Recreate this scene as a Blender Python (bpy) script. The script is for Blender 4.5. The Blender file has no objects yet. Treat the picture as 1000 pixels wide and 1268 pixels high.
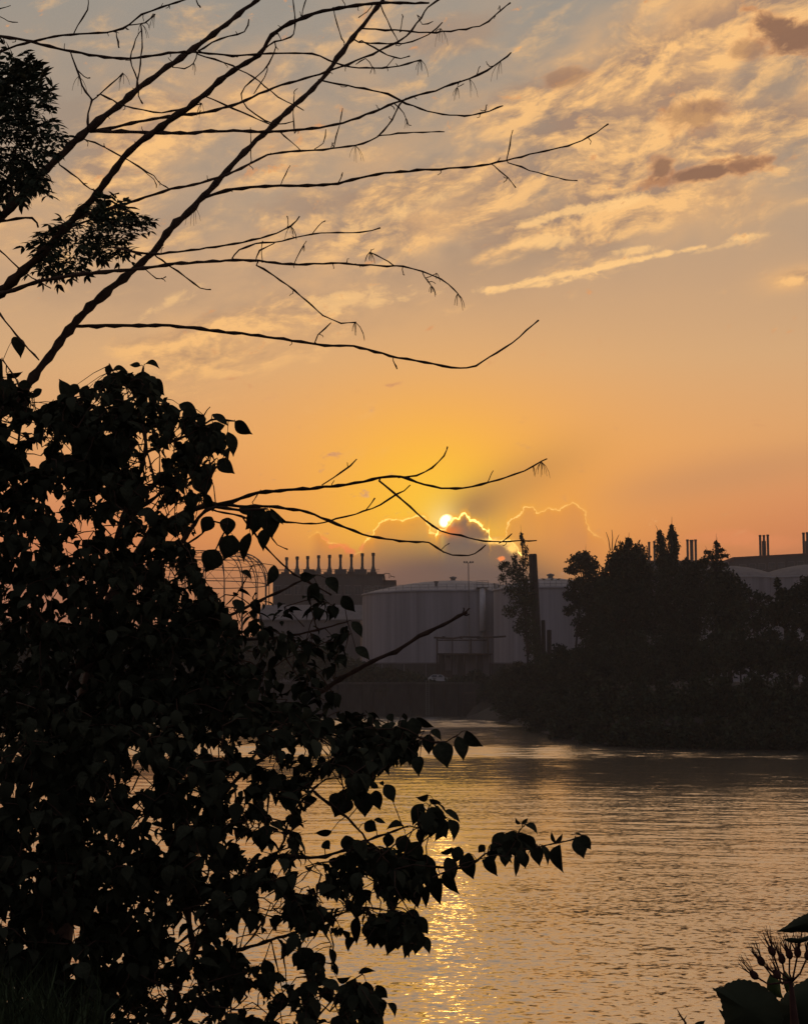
import bpy, bmesh, math, random
import numpy as np
from mathutils import Vector, Matrix, Euler, Quaternion

random.seed(7)
SC = bpy.context.scene
COL = SC.collection
# ------------------------------------------------------------------ camera
F = 1950.0                       # focal length in photograph pixels (1000 x 1268)
CX, CY = 500.0, 634.0
HOR = 842.0                      # row of the horizon
EYE = Vector((0.0, 0.0, 6.0))
PITCH = math.atan((HOR - CY) / F)
cam_d = bpy.data.cameras.new("camera")
cam_d.sensor_fit = 'VERTICAL'
cam_d.sensor_height = 36.0
cam_d.sensor_width = 36.0
cam_d.lens = F / 1268.0 * 36.0
cam_d.clip_start = 0.05
cam_d.clip_end = 6000.0
cam = bpy.data.objects.new("camera", cam_d)
cam.location = EYE
cam.rotation_euler = (math.radians(90) + PITCH, 0, 0)
COL.objects.link(cam)
SC.camera = cam
SP, CP = math.sin(PITCH), math.cos(PITCH)

def ray(px, py):
    x = (px - CX) / F
    u = (CY - py) / F
    return Vector((x, CP - SP * u, SP + CP * u))

def at(px, py, Y):
    d = ray(px, py)
    return EYE + d * (Y / d.y)

def azel(px, py):
    d = ray(px, py).normalized()
    return math.degrees(math.atan2(d.x, d.y)), math.degrees(math.asin(d.z))

def lin(c):
    return tuple(((v / 255.0) / 12.92 if v / 255.0 <= 0.04045 else ((v / 255.0 + 0.055) / 1.055) ** 2.4) for v in c)

HAZE = 0.00042
# ------------------------------------------------------------------ view
SC.view_settings.view_transform = 'Standard'
SC.view_settings.look = 'None'
SC.view_settings.exposure = 0.10
SC.view_settings.gamma = 1.0
SC.view_settings.use_curve_mapping = False
SC.cycles.use_denoising = True
SC.cycles.max_bounces = 6
SC.cycles.diffuse_bounces = 2
SC.cycles.glossy_bounces = 3
SC.cycles.transmission_bounces = 2
SC.cycles.volume_bounces = 0
SC.cycles.sample_clamp_indirect = 4.0
SC.cycles.caustics_reflective = False
SC.cycles.caustics_refractive = False

# ------------------------------------------------------------------ world: dusk sky
SUN_AZ, SUN_EL = azel(553.5, 647)
world = bpy.data.worlds.new("World")
SC.world = world
world.use_nodes = True
NT = world.node_tree
NT.nodes.clear()

class V:
    """a node socket with arithmetic"""
    tree = NT
    def __init__(s, sock): s.s = sock
    def __add__(a, b): return m_('ADD', a, b)
    __radd__ = __add__
    def __sub__(a, b): return m_('SUBTRACT', a, b)
    def __rsub__(a, b): return m_('SUBTRACT', b, a)
    def __mul__(a, b): return m_('MULTIPLY', a, b)
    __rmul__ = __mul__
    def __truediv__(a, b): return m_('DIVIDE', a, b)
    def __rtruediv__(a, b): return m_('DIVIDE', b, a)
    def __neg__(a): return m_('MULTIPLY', a, -1.0)

def plug(inp, v):
    if isinstance(v, V): V.tree.links.new(v.s, inp)
    else: inp.default_value = v

def m_(op, a, b=None, c=None):
    n = V.tree.nodes.new('ShaderNodeMath'); n.operation = op
    plug(n.inputs[0], a)
    if b is not None: plug(n.inputs[1], b)
    if c is not None: plug(n.inputs[2], c)
    return V(n.outputs[0])

def exp_(x): return m_('EXPONENT', x)
def sat(x):
    n = V.tree.nodes.new('ShaderNodeClamp'); plug(n.inputs[0], x); return V(n.outputs[0])
def sstep(x, a, b):
    n = V.tree.nodes.new('ShaderNodeMapRange'); n.interpolation_type = 'SMOOTHSTEP'
    plug(n.inputs[0], x)
    if a <= b:
        n.inputs[1].default_value = a; n.inputs[2].default_value = b; n.inputs[3].default_value = 0; n.inputs[4].default_value = 1
    else:
        n.inputs[1].default_value = b; n.inputs[2].default_value = a; n.inputs[3].default_value = 1; n.inputs[4].default_value = 0
    return V(n.outputs[0])
def vec(x, y, z):
    n = V.tree.nodes.new('ShaderNodeCombineXYZ')
    for i, q in enumerate((x, y, z)): plug(n.inputs[i], q)
    return V(n.outputs[0])
def noise(v, scale, detail=4.0, rough=0.55, dist=0.0):
    n = V.tree.nodes.new('ShaderNodeTexNoise'); n.normalize = True
    plug(n.inputs['Vector'], v); n.inputs['Scale'].default_value = scale
    n.inputs['Detail'].default_value = detail; n.inputs['Roughness'].default_value = rough
    n.inputs['Distortion'].default_value = dist
    return V(n.outputs[0])
def mixc(f, a, b, kind='MIX'):
    n = V.tree.nodes.new('ShaderNodeMix'); n.data_type = 'RGBA'; n.blend_type = kind
    n.clamp_factor = True
    plug(n.inputs[0], f)
    for sock, v in ((n.inputs[6], a), (n.inputs[7], b)):
        if isinstance(v, V): V.tree.links.new(v.s, sock)
        else: sock.default_value = (*v, 1.0)
    return V(n.outputs[2])
def ramp(x, stops):
    """piecewise linear colour along x (any units)"""
    lo, hi = stops[0][0], stops[-1][0]
    n = V.tree.nodes.new('ShaderNodeValToRGB')
    plug(n.inputs[0], (x - lo) / (hi - lo))
    el = n.color_ramp.elements
    while len(el) < len(stops): el.new(0.5)
    for e, (p, c) in zip(el, stops):
        e.position = (p - lo) / (hi - lo)
    for e, (p, c) in zip(el, stops):
        e.color = (*lin(c), 1)
    return V(n.outputs[0])
def gauss(a, e, ca, ce, sa, se, rot=0.0):
    da, de = a - ca, e - ce
    if rot:
        c, s = math.cos(math.radians(rot)), math.sin(math.radians(rot))
        da, de = da * c + de * s, de * c - da * s
    p = (da * da) * (1.0 / sa ** 2) + (de * de) * (1.0 / se ** 2)
    return exp_(-p)
def pgauss(a, e, px, py, sx, sy, rot=0.0):
    ca, ce = azel(px, py)
    return gauss(a, e, ca, ce, sx / 34.0, sy / 34.0, rot)
def fcurve(x, pts, lo, hi):
    """value of a polyline y(x); pts sorted; result in real units"""
    x0, x1 = pts[0][0], pts[-1][0]
    n = V.tree.nodes.new('ShaderNodeFloatCurve')
    plug(n.inputs[1], sat((x - x0) / (x1 - x0)))
    c = n.mapping.curves[0]
    while len(c.points) < len(pts): c.points.new(0.5, 0.5)
    for p, (a, b) in zip(c.points, pts):
        p.location = ((a - x0) / (x1 - x0), (b - lo) / (hi - lo))
        p.handle_type = 'VECTOR'
    n.mapping.update()
    return V(n.outputs[0]) * (hi - lo) + lo

tc = NT.nodes.new('ShaderNodeTexCoord')
nrm = NT.nodes.new('ShaderNodeVectorMath'); nrm.operation = 'NORMALIZE'
NT.links.new(tc.outputs['Generated'], nrm.inputs[0])
sep = NT.nodes.new('ShaderNodeSeparateXYZ')
NT.links.new(nrm.outputs[0], sep.inputs[0])
DX, DY, DZ = V(sep.outputs[0]), V(sep.outputs[1]), V(sep.outputs[2])
AZ = m_('ARCTAN2', DX, DY) * 57.29578
EL = m_('ARCSINE', DZ) * 57.29578

# --- clear-sky colour by elevation, from the sunset side round to the far side
base = ramp(EL, [(-2, (150, 100, 82)), (3.4, (172, 112, 86)), (5.0, (206, 126, 86)), (6.5, (215, 142, 96)),
                 (8.5, (222, 161, 106)), (11.5, (211, 167, 122)), (14.4, (194, 158, 124)), (16.9, (176, 151, 127)),
                 (20, (164, 146, 128)), (24, (152, 145, 135)), (32, (132, 128, 128)), (60, (92, 98, 112)), (90, (82, 90, 108))])
away = ramp(EL, [(-2, (84, 76, 76)), (4, (102, 92, 96)), (12, (102, 96, 104)), (30, (92, 94, 108)), (90, (80, 88, 106))])
saz = math.radians(SUN_AZ)
ca = (DX * math.sin(saz) + DY * math.cos(saz)) / m_('MAXIMUM', m_('SQRT', DX * DX + DY * DY), 0.001)
sky = mixc(sstep(ca, 0.85, -0.2), base, away)
# --- glow round the sun
sky = mixc(gauss(AZ, EL, SUN_AZ, SUN_EL + 1.2, 8.6, 4.6) * 0.74, sky, lin((252, 172, 68)))
sky = mixc(gauss(AZ, EL, SUN_AZ - 0.6, SUN_EL + 0.6, 3.8, 3.0) * 0.92, sky, lin((255, 190, 44)))

# --- high broken clouds: mottled bands climbing to the right
TH = math.tan(math.radians(10))
w1 = noise(vec(DX, DY, DZ), 11.0, 4.0) - 0.5
w1b = noise(vec(DX + 7.3, DY, DZ), 11.0, 4.0) - 0.5
sv = DZ - DX * TH + w1 * 0.022
su = DX + w1b * 0.045
cvec = vec(su, DY, sv * 2.3)
cvec2 = vec(su + 0.004, DY, (sv - 0.0062) * 2.3)
n1 = noise(cvec, 15.0, 10.0, 0.63, 0.25)
n1b = noise(cvec2, 15.0, 10.0, 0.63, 0.25)
mot = noise(vec(su, DY, sv * 1.7), 62.0, 6.0, 0.62, 0.3)
nlow = noise(vec(DX, DY, DZ * 1.8), 5.0, 2.0)
cover = 0.25 * sstep(EL, 20.0, 34.0)
for (px, py, sx, sy, rot, k) in ((850, 150, 240, 120, 12, 1.0), (700, 220, 200, 62, 12, 0.5), (930, 40, 170, 90, 0, 0.6), (690, 110, 90, 60, 0, 0.4),
                                 (330, 110, 200, 90, 10, 0.52), (480, 270, 200, 66, 14, 0.75), (230, 440, 130, 45, 8, 0.75), (150, 150, 90, 100, 0, 0.36),
                                 (150, 240, 150, 90, 0, 0.42), (400, 380, 150, 36, 6, 0.45), (735, 285, 110, 30, 10, 0.5), (980, 345, 40, 16, 10, 0.8), (60, 330, 130, 80, 0, 0.3)):
    cover = cover + pgauss(AZ, EL, px, py, sx, sy, rot) * k
cover = sat(cover)
dens = sstep(n1 + cover * 0.36 + (soft_ := noise(vec(su, DY, sv * 1.9), 7.5, 6.0, 0.55, 0.2)) * 0.3 + (mot - 0.5) * 0.16, 0.75, 1.05) * sstep(EL, 7.0, 9.5)
litk = sat((n1 - n1b) * 6.5 + (mot - 0.5) * 1.1 + 0.50)
soft = noise(vec(su, DY, sv * 1.9), 7.5, 6.0, 0.55, 0.2)
sl_ = sat(cover * 1.1) * sstep(EL, 9.0, 13.0)
sky = mixc(sstep(soft + cover * .15, 0.50, 0.72) * sl_ * 0.85, sky, mixc(side_ := sstep(ca, 0.7, -0.1), lin((240, 182, 118)), lin((90, 86, 96))))
sky = mixc(sstep(soft, 0.50, 0.34) * sl_ * 0.75, sky, mixc(side_, lin((150, 128, 112)), lin((80, 78, 90))))
for (px, py, sx, sy, rot, k) in ((500, 238, 120, 24, 12, .65), (390, 250, 80, 22, 8, .5), (560, 45, 70, 26, 10, .5), (760, 250, 200, 13, 12, .45), (860, 175, 190, 12, 16, .5), (690, 130, 45, 9, 3, .7), (760, 120, 60, 10, 6, .5)):
    g = pgauss(AZ, EL, px, py, sx, sy, rot)
    sky = mixc(sstep(g + (mot - .5) * .7 + (soft - .5) * .8, .25, .85) * k, sky, lin((164, 134, 112)))
hi_c = mixc(litk, lin((160, 130, 110)), lin((250, 194, 126)))
hi_c = mixc(sstep(EL, 15.0, 9.0) * 0.5, hi_c, lin((230, 170, 102)))
side = sstep(ca, 0.7, -0.1)
hi_c = mixc(side, hi_c, lin((86, 82, 92)))
sky = mixc(dens * 0.9, sky, hi_c)
# lit streaks
for (px, py, sx, sy, rot, k) in ((765, 327, 200, 5.2, 9.3, 1.0), (640, 354, 95, 6.5, 6, 0.9), (440, 372, 105, 16, 5, 0.6), (205, 378, 62, 11, 30, 0.6),
                                 (900, 303, 70, 5, 12, 0.5), (710, 262, 120, 10, 10, 0.9), (690, 298, 60, 11, 5, 0.7), (785, 309, 30, 7, 5, 0.8), (500, 262, 130, 12, 20, 0.5)):
    g = pgauss(AZ, EL, px, py, sx, sy, rot)
    sky = mixc(sstep(g * 0.8 + (mot - 0.5) * 1.9 + (n1 - 0.5) * 0.8, 0.34, 0.80) * k * 0.9, sky, lin((254, 202, 134)))
# small dark puffs before the lit cloud
for (px, py, sx, sy, rot, k) in ((880, 213, 80, 11, 6, 1.0), (818, 208, 17, 17, 0, 0.9), (918, 203, 24, 11, 0, 0.6), (985, 46, 62, 26, -12, 1.0), (862, 142, 40, 22, 10, 0.55), (700, 95, 34, 13, 5, 0.45), (930, 60, 30, 14, 0, .5)):
    g = pgauss(AZ, EL, px, py, sx, sy, rot)
    e_ = g + (mot - 0.5) * 1.7 + (n1b - 0.5) * 0.7
    sky = mixc(sstep(e_, 0.24, 0.55) * k * 0.5, sky, lin((214, 150, 100)))
    sky = mixc(sstep(e_, 0.38, 0.80) * k * 0.95, sky, lin((138, 102, 82)))

# --- round the sun: aureole, and the shade thrown up by the cloud's shoulder
sd = m_('SQRT', (AZ - SUN_AZ) * (AZ - SUN_AZ) + (EL - SUN_EL) * (EL - SUN_EL))
sky = mixc(exp_(-(sd * sd) * (1 / 1.7 ** 2)) * 0.85, sky, lin((255, 205, 64)))
sky = mixc(exp_(-(sd * sd) * (1 / 0.62 ** 2)) * 0.9, sky, (1.35, 0.95, 0.28))
sky = mixc(pgauss(AZ, EL, 640, 600, 90, 34, 24) * 0.55, sky, lin((154, 112, 84)))
sky = mixc(pgauss(AZ, EL, 588, 628, 36, 24, 20) * 0.70, sky, lin((138, 100, 78)))
sky = mixc(pgauss(AZ, EL, 880, 592, 190, 26, 9) * .38, sky, lin((182, 134, 100)))
sky = mixc(pgauss(AZ, EL, 690, 625, 60, 40, 10) * 0.35, sky, lin((246, 160, 64)))
disc = sstep(sd, 0.33, 0.15)

fine = noise(vec(DX, DY, DZ), 230.0, 6.0, 0.66)
fine2 = noise(vec(DX + 3.1, DY, DZ), 230.0, 6.0, 0.66)
AZw = AZ + (fine - 0.5) * 0.40
ELw = EL + (fine2 - 0.5) * 0.26

def cumulus(sky, pix, body, lower, rim_w, rim_k, rim_c, sun_fall, opac, f0, f1):
    pts = sorted(azel(*p) for p in pix)
    es = [p[1] for p in pts]
    lo, hi = min(es) - 0.05, max(es) + 0.05
    h = fcurve(AZw, pts, lo, hi)
    # local slope of the outline, so that the rim keeps its width on steep flanks
    xs = np.linspace(pts[0][0], pts[-1][0], 60)
    ys = np.interp(xs, [p[0] for p in pts], es)
    sl = np.abs(np.gradient(ys, xs))
    k = fcurve(AZw, [(float(x), float(1 / math.sqrt(1 + min(q, 4.0) ** 2))) for x, q in zip(xs, sl)], 0.0, 1.0)
    d = (ELw - h) * k
    x0, x1 = pts[0][0], pts[-1][0]
    win = sstep(AZ, x0, x0 + f0) * sstep(AZ, x1, x1 - f1)
    inside = sstep(d, 0.03, -0.03) * sstep(AZ, x0 - 0.02, x0 + max(f0, 0.55)) * win
    depth = sat((h - EL) * 0.9)
    col = mixc(depth, body, lower)
    fade = sstep(EL, 3.2, 5.0)
    sky = mixc(inside * fade * opac, sky, col)
    rim = exp_(-(d * d) * (1 / rim_w ** 2)) * win
    fall = exp_(-(sd) * (1 / sun_fall)) * rim_k
    halo = exp_(-(d * d) * (1 / (rim_w * 5.0) ** 2)) * win
    sky = mixc(sat(halo * fall * 0.30), sky, lin((255, 176, 50)))
    sky = mixc(sat(rim * fall * (0.25 + sstep(fine + (w1 * .5), 0.30, 0.62) * 0.9)), sky, rim_c)
    return sky

sky = cumulus(sky, [(612, 676), (626, 668), (627.5, 652), (633, 643), (643, 638), (649, 628), (660, 628), (665, 636), (678, 629), (692, 633),
                    (708, 622), (718, 627), (725, 637), (727, 652), (733, 661), (746, 667), (760, 690)],
              lin((216, 136, 66)), lin((184, 118, 84)), 0.024, 2.6, (1.2, 0.70, 0.2), 3.0, 0.45, 0.25, 1.0)
sky = cumulus(sky, [(380, 668), (386, 662), (394, 659), (400, 667), (408, 672), (420, 675), (431, 680), (440, 686), (446, 682), (452, 671), (460, 665), (465, 655), (473, 646),
                    (481, 642), (499, 645), (516, 638), (525, 640), (531, 650), (533, 659), (540, 662), (548, 661)],
              lin((222, 130, 52)), lin((150, 104, 82)), 0.024, 2.8, (1.4, 0.86, 0.2), 2.4, 0.6, 0.12, 0.12)
# smoky lit wisps drifting off the stacks
for (px, py, sx, sy, rot, k) in ((432, 681, 13, 5, -28, 1.0), (418, 676, 16, 3.5, 5, 0.8), (447, 678, 5, 8, -30, 0.8), (402, 667, 10, 3, -38, .6)):
    sky = mixc(sstep(pgauss(AZw, ELw, px, py, sx, sy, rot) + (fine - .5) * 1.2, .3, .95) * k, sky, lin((252, 138, 74)))
# --- dark bank low under the sun
bank = sstep(pgauss(AZ, EL, 556, 735, 185, 68) + (nlow - .5) * .2, 0.25, 0.85)
sky = mixc(bank * 0.98, sky, lin((80, 74, 80)))
sky = mixc(pgauss(AZ, EL, 400, 712, 130, 26) * 0.5, sky, lin((140, 96, 86)))
inside_disc = sstep(EL + (fine2 - 0.5) * 0.12, azel(553, 655.5)[1], azel(553, 652)[1])
sky = mixc(disc * inside_disc, sky, (7.0, 5.2, 2.6))
sky = cumulus(sky, [(538, 664), (541, 661), (544, 656), (552, 656), (558, 645), (562, 641), (567, 642), (571, 638), (575.5, 635.5), (579, 639), (582, 644.5), (587, 645), (593, 648.5), (599, 653), (601, 658), (605, 656), (606, 666), (612, 671),
                    (630, 668), (638, 678), (648, 690)],
              lin((122, 92, 78)), lin((88, 82, 88)), 0.028, 3.6, (2.2, 1.5, 0.4), 2.4, 0.95, 0.05, 0.10)
# red-gold where the disc sinks into the cloud, and the bright gap under the right shoulder
sky = mixc(pgauss(AZ, EL, 556, 657, 14, 7) * 0.7, sky, lin((244, 120, 44)))
gp = pgauss(AZw, ELw, 616, 671, 18, 3.0, -3) + pgauss(AZw, ELw, 633, 679, 6, 4.5, -40)
sky = mixc(sat(gp * 1.3), sky, (1.3, 0.74, 0.18))
sky = mixc(sstep(pgauss(AZw, ELw, 620, 692, 6, 4) + (fine - .5), .4, .8), sky, lin((255, 140, 80)))
for (px, py, sx, sy, k) in ((900, 665, 60, 12, .55), (950, 672, 50, 12, .45)):
    sky = mixc(sstep(pgauss(AZ, EL, px, py, sx, sy) + (mot - .5) * .9, .3, .9) * k, sky, lin((228, 140, 92)))

nish = NT.nodes.new('ShaderNodeTexSky'); nish.sky_type = 'NISHITA'; nish.sun_disc = False
nish.sun_elevation = math.radians(SUN_EL); nish.sun_rotation = math.radians(SUN_AZ)
nish.dust_density = 2.0; nish.air_density = 1.5
bg1 = NT.nodes.new('ShaderNodeBackground'); bg1.inputs[1].default_value = 0.05
NT.links.new(nish.outputs[0], bg1.inputs[0])
bg2 = NT.nodes.new('ShaderNodeBackground'); bg2.inputs[1].default_value = 1.0
NT.links.new(sky.s, bg2.inputs[0])
mx = NT.nodes.new('ShaderNodeMixShader'); mx.inputs[0].default_value = 0.975
NT.links.new(bg1.outputs[0], mx.inputs[1]); NT.links.new(bg2.outputs[0], mx.inputs[2])
wo = NT.nodes.new('ShaderNodeOutputWorld')
NT.links.new(mx.outputs[0], wo.inputs[0])
world.cycles.sampling_method = 'MANUAL'
world.cycles.sample_map_resolution = 512

# ------------------------------------------------------------------ sun
sun_d = bpy.data.lights.new("sun", 'SUN')
sun_d.energy = 0.007
sun_d.angle = math.radians(0.5)
sun_d.color = (1.0, 0.50, 0.12)
sun = bpy.data.objects.new("sun", sun_d)
sdir = Vector((math.sin(saz) * math.cos(math.radians(SUN_EL)), math.cos(saz) * math.cos(math.radians(SUN_EL)), math.sin(math.radians(SUN_EL))))
sun.rotation_euler = sdir.to_track_quat('Z', 'Y').to_euler()
COL.objects.link(sun)
# ------------------------------------------------------------------ helpers
def tag(o, label=None, cat=None, group=None, kind=None):
    if label: o['label'] = label
    if cat: o['category'] = cat
    if group: o['group'] = group
    if kind: o['kind'] = kind
    return o

class MB:
    """collects verts and faces for one mesh"""
    def __init__(s): s.v, s.f = [], []
    def add(s, vs, fs):
        b = len(s.v); s.v.extend(tuple(q) for q in vs); s.f.extend(tuple(b + i for i in f) for f in fs)
        return s
    def box(s, x0, y0, z0, x1, y1, z1, bev=0.0):
        if bev <= 0:
            vs = [(x, y, z) for z in (z0, z1) for y in (y0, y1) for x in (x0, x1)]
            return s.add(vs, [(0, 2, 3, 1), (4, 5, 7, 6), (0, 1, 5, 4), (2, 6, 7, 3), (0, 4, 6, 2), (1, 3, 7, 5)])
        bm = bmesh.new()
        bmesh.ops.create_cube(bm, size=1.0)
        for v in bm.verts:
            v.co = Vector(((x0 + x1) / 2 + v.co.x * (x1 - x0), (y0 + y1) / 2 + v.co.y * (y1 - y0), (z0 + z1) / 2 + v.co.z * (z1 - z0)))
        bmesh.ops.bevel(bm, geom=bm.edges[:], offset=bev, segments=1, affect='EDGES')
        bm.verts.index_update()
        s.add([v.co for v in bm.verts], [[v.index for v in f.verts] for f in bm.faces])
        bm.free(); return s
    def tube(s, pts, rad, n=6, cap=True):
        pts = [Vector(p) for p in pts]
        if not isinstance(rad, (list, tuple)): rad = [rad] * len(pts)
        ref = None; rings = []
        for i, p in enumerate(pts):
            t = (pts[min(i + 1, len(pts) - 1)] - pts[max(i - 1, 0)])
            if t.length < 1e-9: t = Vector((0, 0, 1))
            t.normalize()
            if ref is None:
                ref = Vector((0, 0, 1)) if abs(t.z) < 0.9 else Vector((1, 0, 0))
            a = t.cross(ref)
            if a.length < 1e-6: a = t.cross(Vector((0.3, 1, 0.2)))
            a.normalize(); b = a.cross(t); ref = b
            rings.append([p + (a * math.cos(2 * math.pi * k / n) + b * math.sin(2 * math.pi * k / n)) * rad[i] for k in range(n)])
        vs = [q for r in rings for q in r]
        fs = []
        for i in range(len(rings) - 1):
            for k in range(n):
                fs.append((i * n + k, i * n + (k + 1) % n, (i + 1) * n + (k + 1) % n, (i + 1) * n + k))
        if cap:
            fs.append(tuple(range(n))[::-1]); fs.append(tuple((len(rings) - 1) * n + k for k in range(n)))
        return s.add(vs, fs)
    def lathe(s, c, prof, n=16, cap=True):
        """prof: (radius, z) list, about the vertical through c"""
        vs = []; fs = []
        for r, z in prof:
            for k in range(n):
                a = 2 * math.pi * k / n
                vs.append((c[0] + r * math.cos(a), c[1] + r * math.sin(a), c[2] + z))
        for i in range(len(prof) - 1):
            for k in range(n):
                fs.append((i * n + k, i * n + (k + 1) % n, (i + 1) * n + (k + 1) % n, (i + 1) * n + k))
        if cap:
            fs.append(tuple(range(n))[::-1]); fs.append(tuple((len(prof) - 1) * n + k for k in range(n)))
        return s.add(vs, fs)
    def build(s, name, mat, parent=None, smooth=False, origin=None):
        me = bpy.data.meshes.new(name)
        vs = s.v
        o = bpy.data.objects.new(name, me)
        if origin is not None:
            ox = Vector(origin); vs = [tuple(Vector(q) - ox) for q in vs]; o.location = ox
        me.from_pydata(vs, [], s.f)
        if smooth: me.polygons.foreach_set('use_smooth', [True] * len(me.polygons))
        me.materials.append(mat); me.update()
        COL.objects.link(o)
        if parent is not None: adopt(o, parent)
        return o

def wloc(o):
    p = Vector((0, 0, 0))
    while o is not None:
        p = p + o.location; o = o.parent
    return p
def adopt(o, parent):
    """parent without moving the child (things are only translated)"""
    o.parent = parent
    o.location = o.location - wloc(parent)
    return o
def thing(name, label, cat, loc=(0, 0, 0), group=None):
    o = bpy.data.objects.new(name, None); o.empty_display_size = 0.2
    o.location = loc; COL.objects.link(o)
    return tag(o, label, cat, group)
def copy_tree(o, parent=None):
    c = o.copy(); COL.objects.link(c)
    if parent is not None: c.parent = parent
    for ch in list(o.children): copy_tree(ch, c)
    return c

MATS = {}
def mat(name, col, rough=0.7, var=0.25, scale=3.0, bump=0.0, spec=0.3, stretch=(1, 1, 1), col2=None, metal=0.0, detail=5.0, island=0.0):
    m = bpy.data.materials.new(name); m.use_nodes = True
    t = m.node_tree; b = t.nodes['Principled BSDF']
    b.inputs['Roughness'].default_value = rough
    b.inputs['Specular IOR Level'].default_value = spec
    b.inputs['Metallic'].default_value = metal
    co = t.nodes.new('ShaderNodeTexCoord'); mp = t.nodes.new('ShaderNodeMapping')
    mp.inputs['Scale'].default_value = stretch
    t.links.new(co.outputs['Object'], mp.inputs[0])
    nz = t.nodes.new('ShaderNodeTexNoise'); nz.inputs['Scale'].default_value = scale; nz.inputs['Detail'].default_value = detail
    nz.inputs['Roughness'].default_value = 0.6
    t.links.new(mp.outputs[0], nz.inputs[0])
    c2 = col2 if col2 else tuple(v * (1 - var) for v in col)
    c1 = col if col2 else tuple(min(1, v * (1 + var)) for v in col)
    r = t.nodes.new('ShaderNodeValToRGB')
    r.color_ramp.elements[0].position = 0.32; r.color_ramp.elements[1].position = 0.68
    r.color_ramp.elements[0].color = (*c2, 1); r.color_ramp.elements[1].color = (*c1, 1)
    t.links.new(nz.outputs[0], r.inputs[0])
    out = r.outputs[0]
    if island:
        g = t.nodes.new('ShaderNodeNewGeometry'); mr = t.nodes.new('ShaderNodeMapRange')
        mr.inputs[3].default_value = 1 - island; mr.inputs[4].default_value = 1 + island
        t.links.new(g.outputs['Random Per Island'], mr.inputs[0])
        mm = t.nodes.new('ShaderNodeVectorMath'); mm.operation = 'SCALE'
        t.links.new(out, mm.inputs[0]); t.links.new(mr.outputs[0], mm.inputs['Scale'])
        out = mm.outputs[0]
    t.links.new(out, b.inputs['Base Color'])
    if bump:
        bp = t.nodes.new('ShaderNodeBump'); bp.inputs['Strength'].default_value = 0.6; bp.inputs['Distance'].default_value = bump
        t.links.new(nz.outputs[0], bp.inputs['Height']); t.links.new(bp.outputs[0], b.inputs['Normal'])
    MATS[name] = m
    return m

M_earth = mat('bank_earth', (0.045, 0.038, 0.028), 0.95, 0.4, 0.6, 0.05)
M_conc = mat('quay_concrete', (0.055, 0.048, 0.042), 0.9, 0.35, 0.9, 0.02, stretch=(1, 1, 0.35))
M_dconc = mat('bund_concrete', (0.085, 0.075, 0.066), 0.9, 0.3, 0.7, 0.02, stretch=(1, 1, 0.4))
M_tank = mat('tank_paint', (0.46, 0.43, 0.43), 0.8, 0.2, 0.42, 0.0, stretch=(1.5, 1.5, 0.045), col2=(0.28, 0.255, 0.255), detail=12.0)
M_roof = mat('tank_roof_plate', (0.36, 0.33, 0.32), 0.7, 0.15, 0.4)
M_white = mat('pipe_paint', (0.70, 0.66, 0.62), 0.6, 0.12, 2.0, stretch=(1, 1, 0.3))
M_steel = mat('galvanised_steel', (0.20, 0.19, 0.18), 0.6, 0.2, 2.0, metal=0.3)
M_stack = mat('stack_steel', (0.075, 0.068, 0.066), 0.75, 0.2, 2.0)
M_rust = mat('rusty_steel', (0.075, 0.05, 0.04), 0.85, 0.4, 1.5)
M_clad = mat('dark_cladding', (0.085, 0.075, 0.075), 0.8, 0.2, 0.5, stretch=(1, 1, 0.2))
M_clad2 = mat('grey_cladding', (0.19, 0.17, 0.165), 0.8, 0.2, 0.5, stretch=(1, 1, 0.2))
M_redroof = mat('red_brown_roofing', (0.14, 0.055, 0.045), 0.8, 0.2, 1.0)
M_glass = mat('window_glass', (0.05, 0.055, 0.06), 0.15, 0.2, 1.0, spec=0.5)
M_car = mat('white_car_paint', (0.50, 0.49, 0.48), 0.3, 0.05, 2.0, spec=0.5)
M_rubber = mat('tyre_rubber', (0.03, 0.03, 0.03), 0.85, 0.2, 4.0)
M_wood = mat('weathered_timber', (0.055, 0.045, 0.038), 0.9, 0.35, 2.0, stretch=(1, 1, 0.2))
M_bird = mat('gull_feather', (0.09, 0.085, 0.085), 0.8, 0.3, 8.0)
M_fol = mat('bank_foliage', (0.035, 0.046, 0.022), 0.85, 0.35, 0.35, island=0.45, spec=0.15)
M_fol2 = mat('poplar_foliage', (0.045, 0.058, 0.026), 0.85, 0.35, 0.35, island=0.45, spec=0.15)
M_bark = mat('far_bark', (0.05, 0.04, 0.032), 0.95, 0.3, 2.0, stretch=(1, 1, 0.3))

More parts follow.
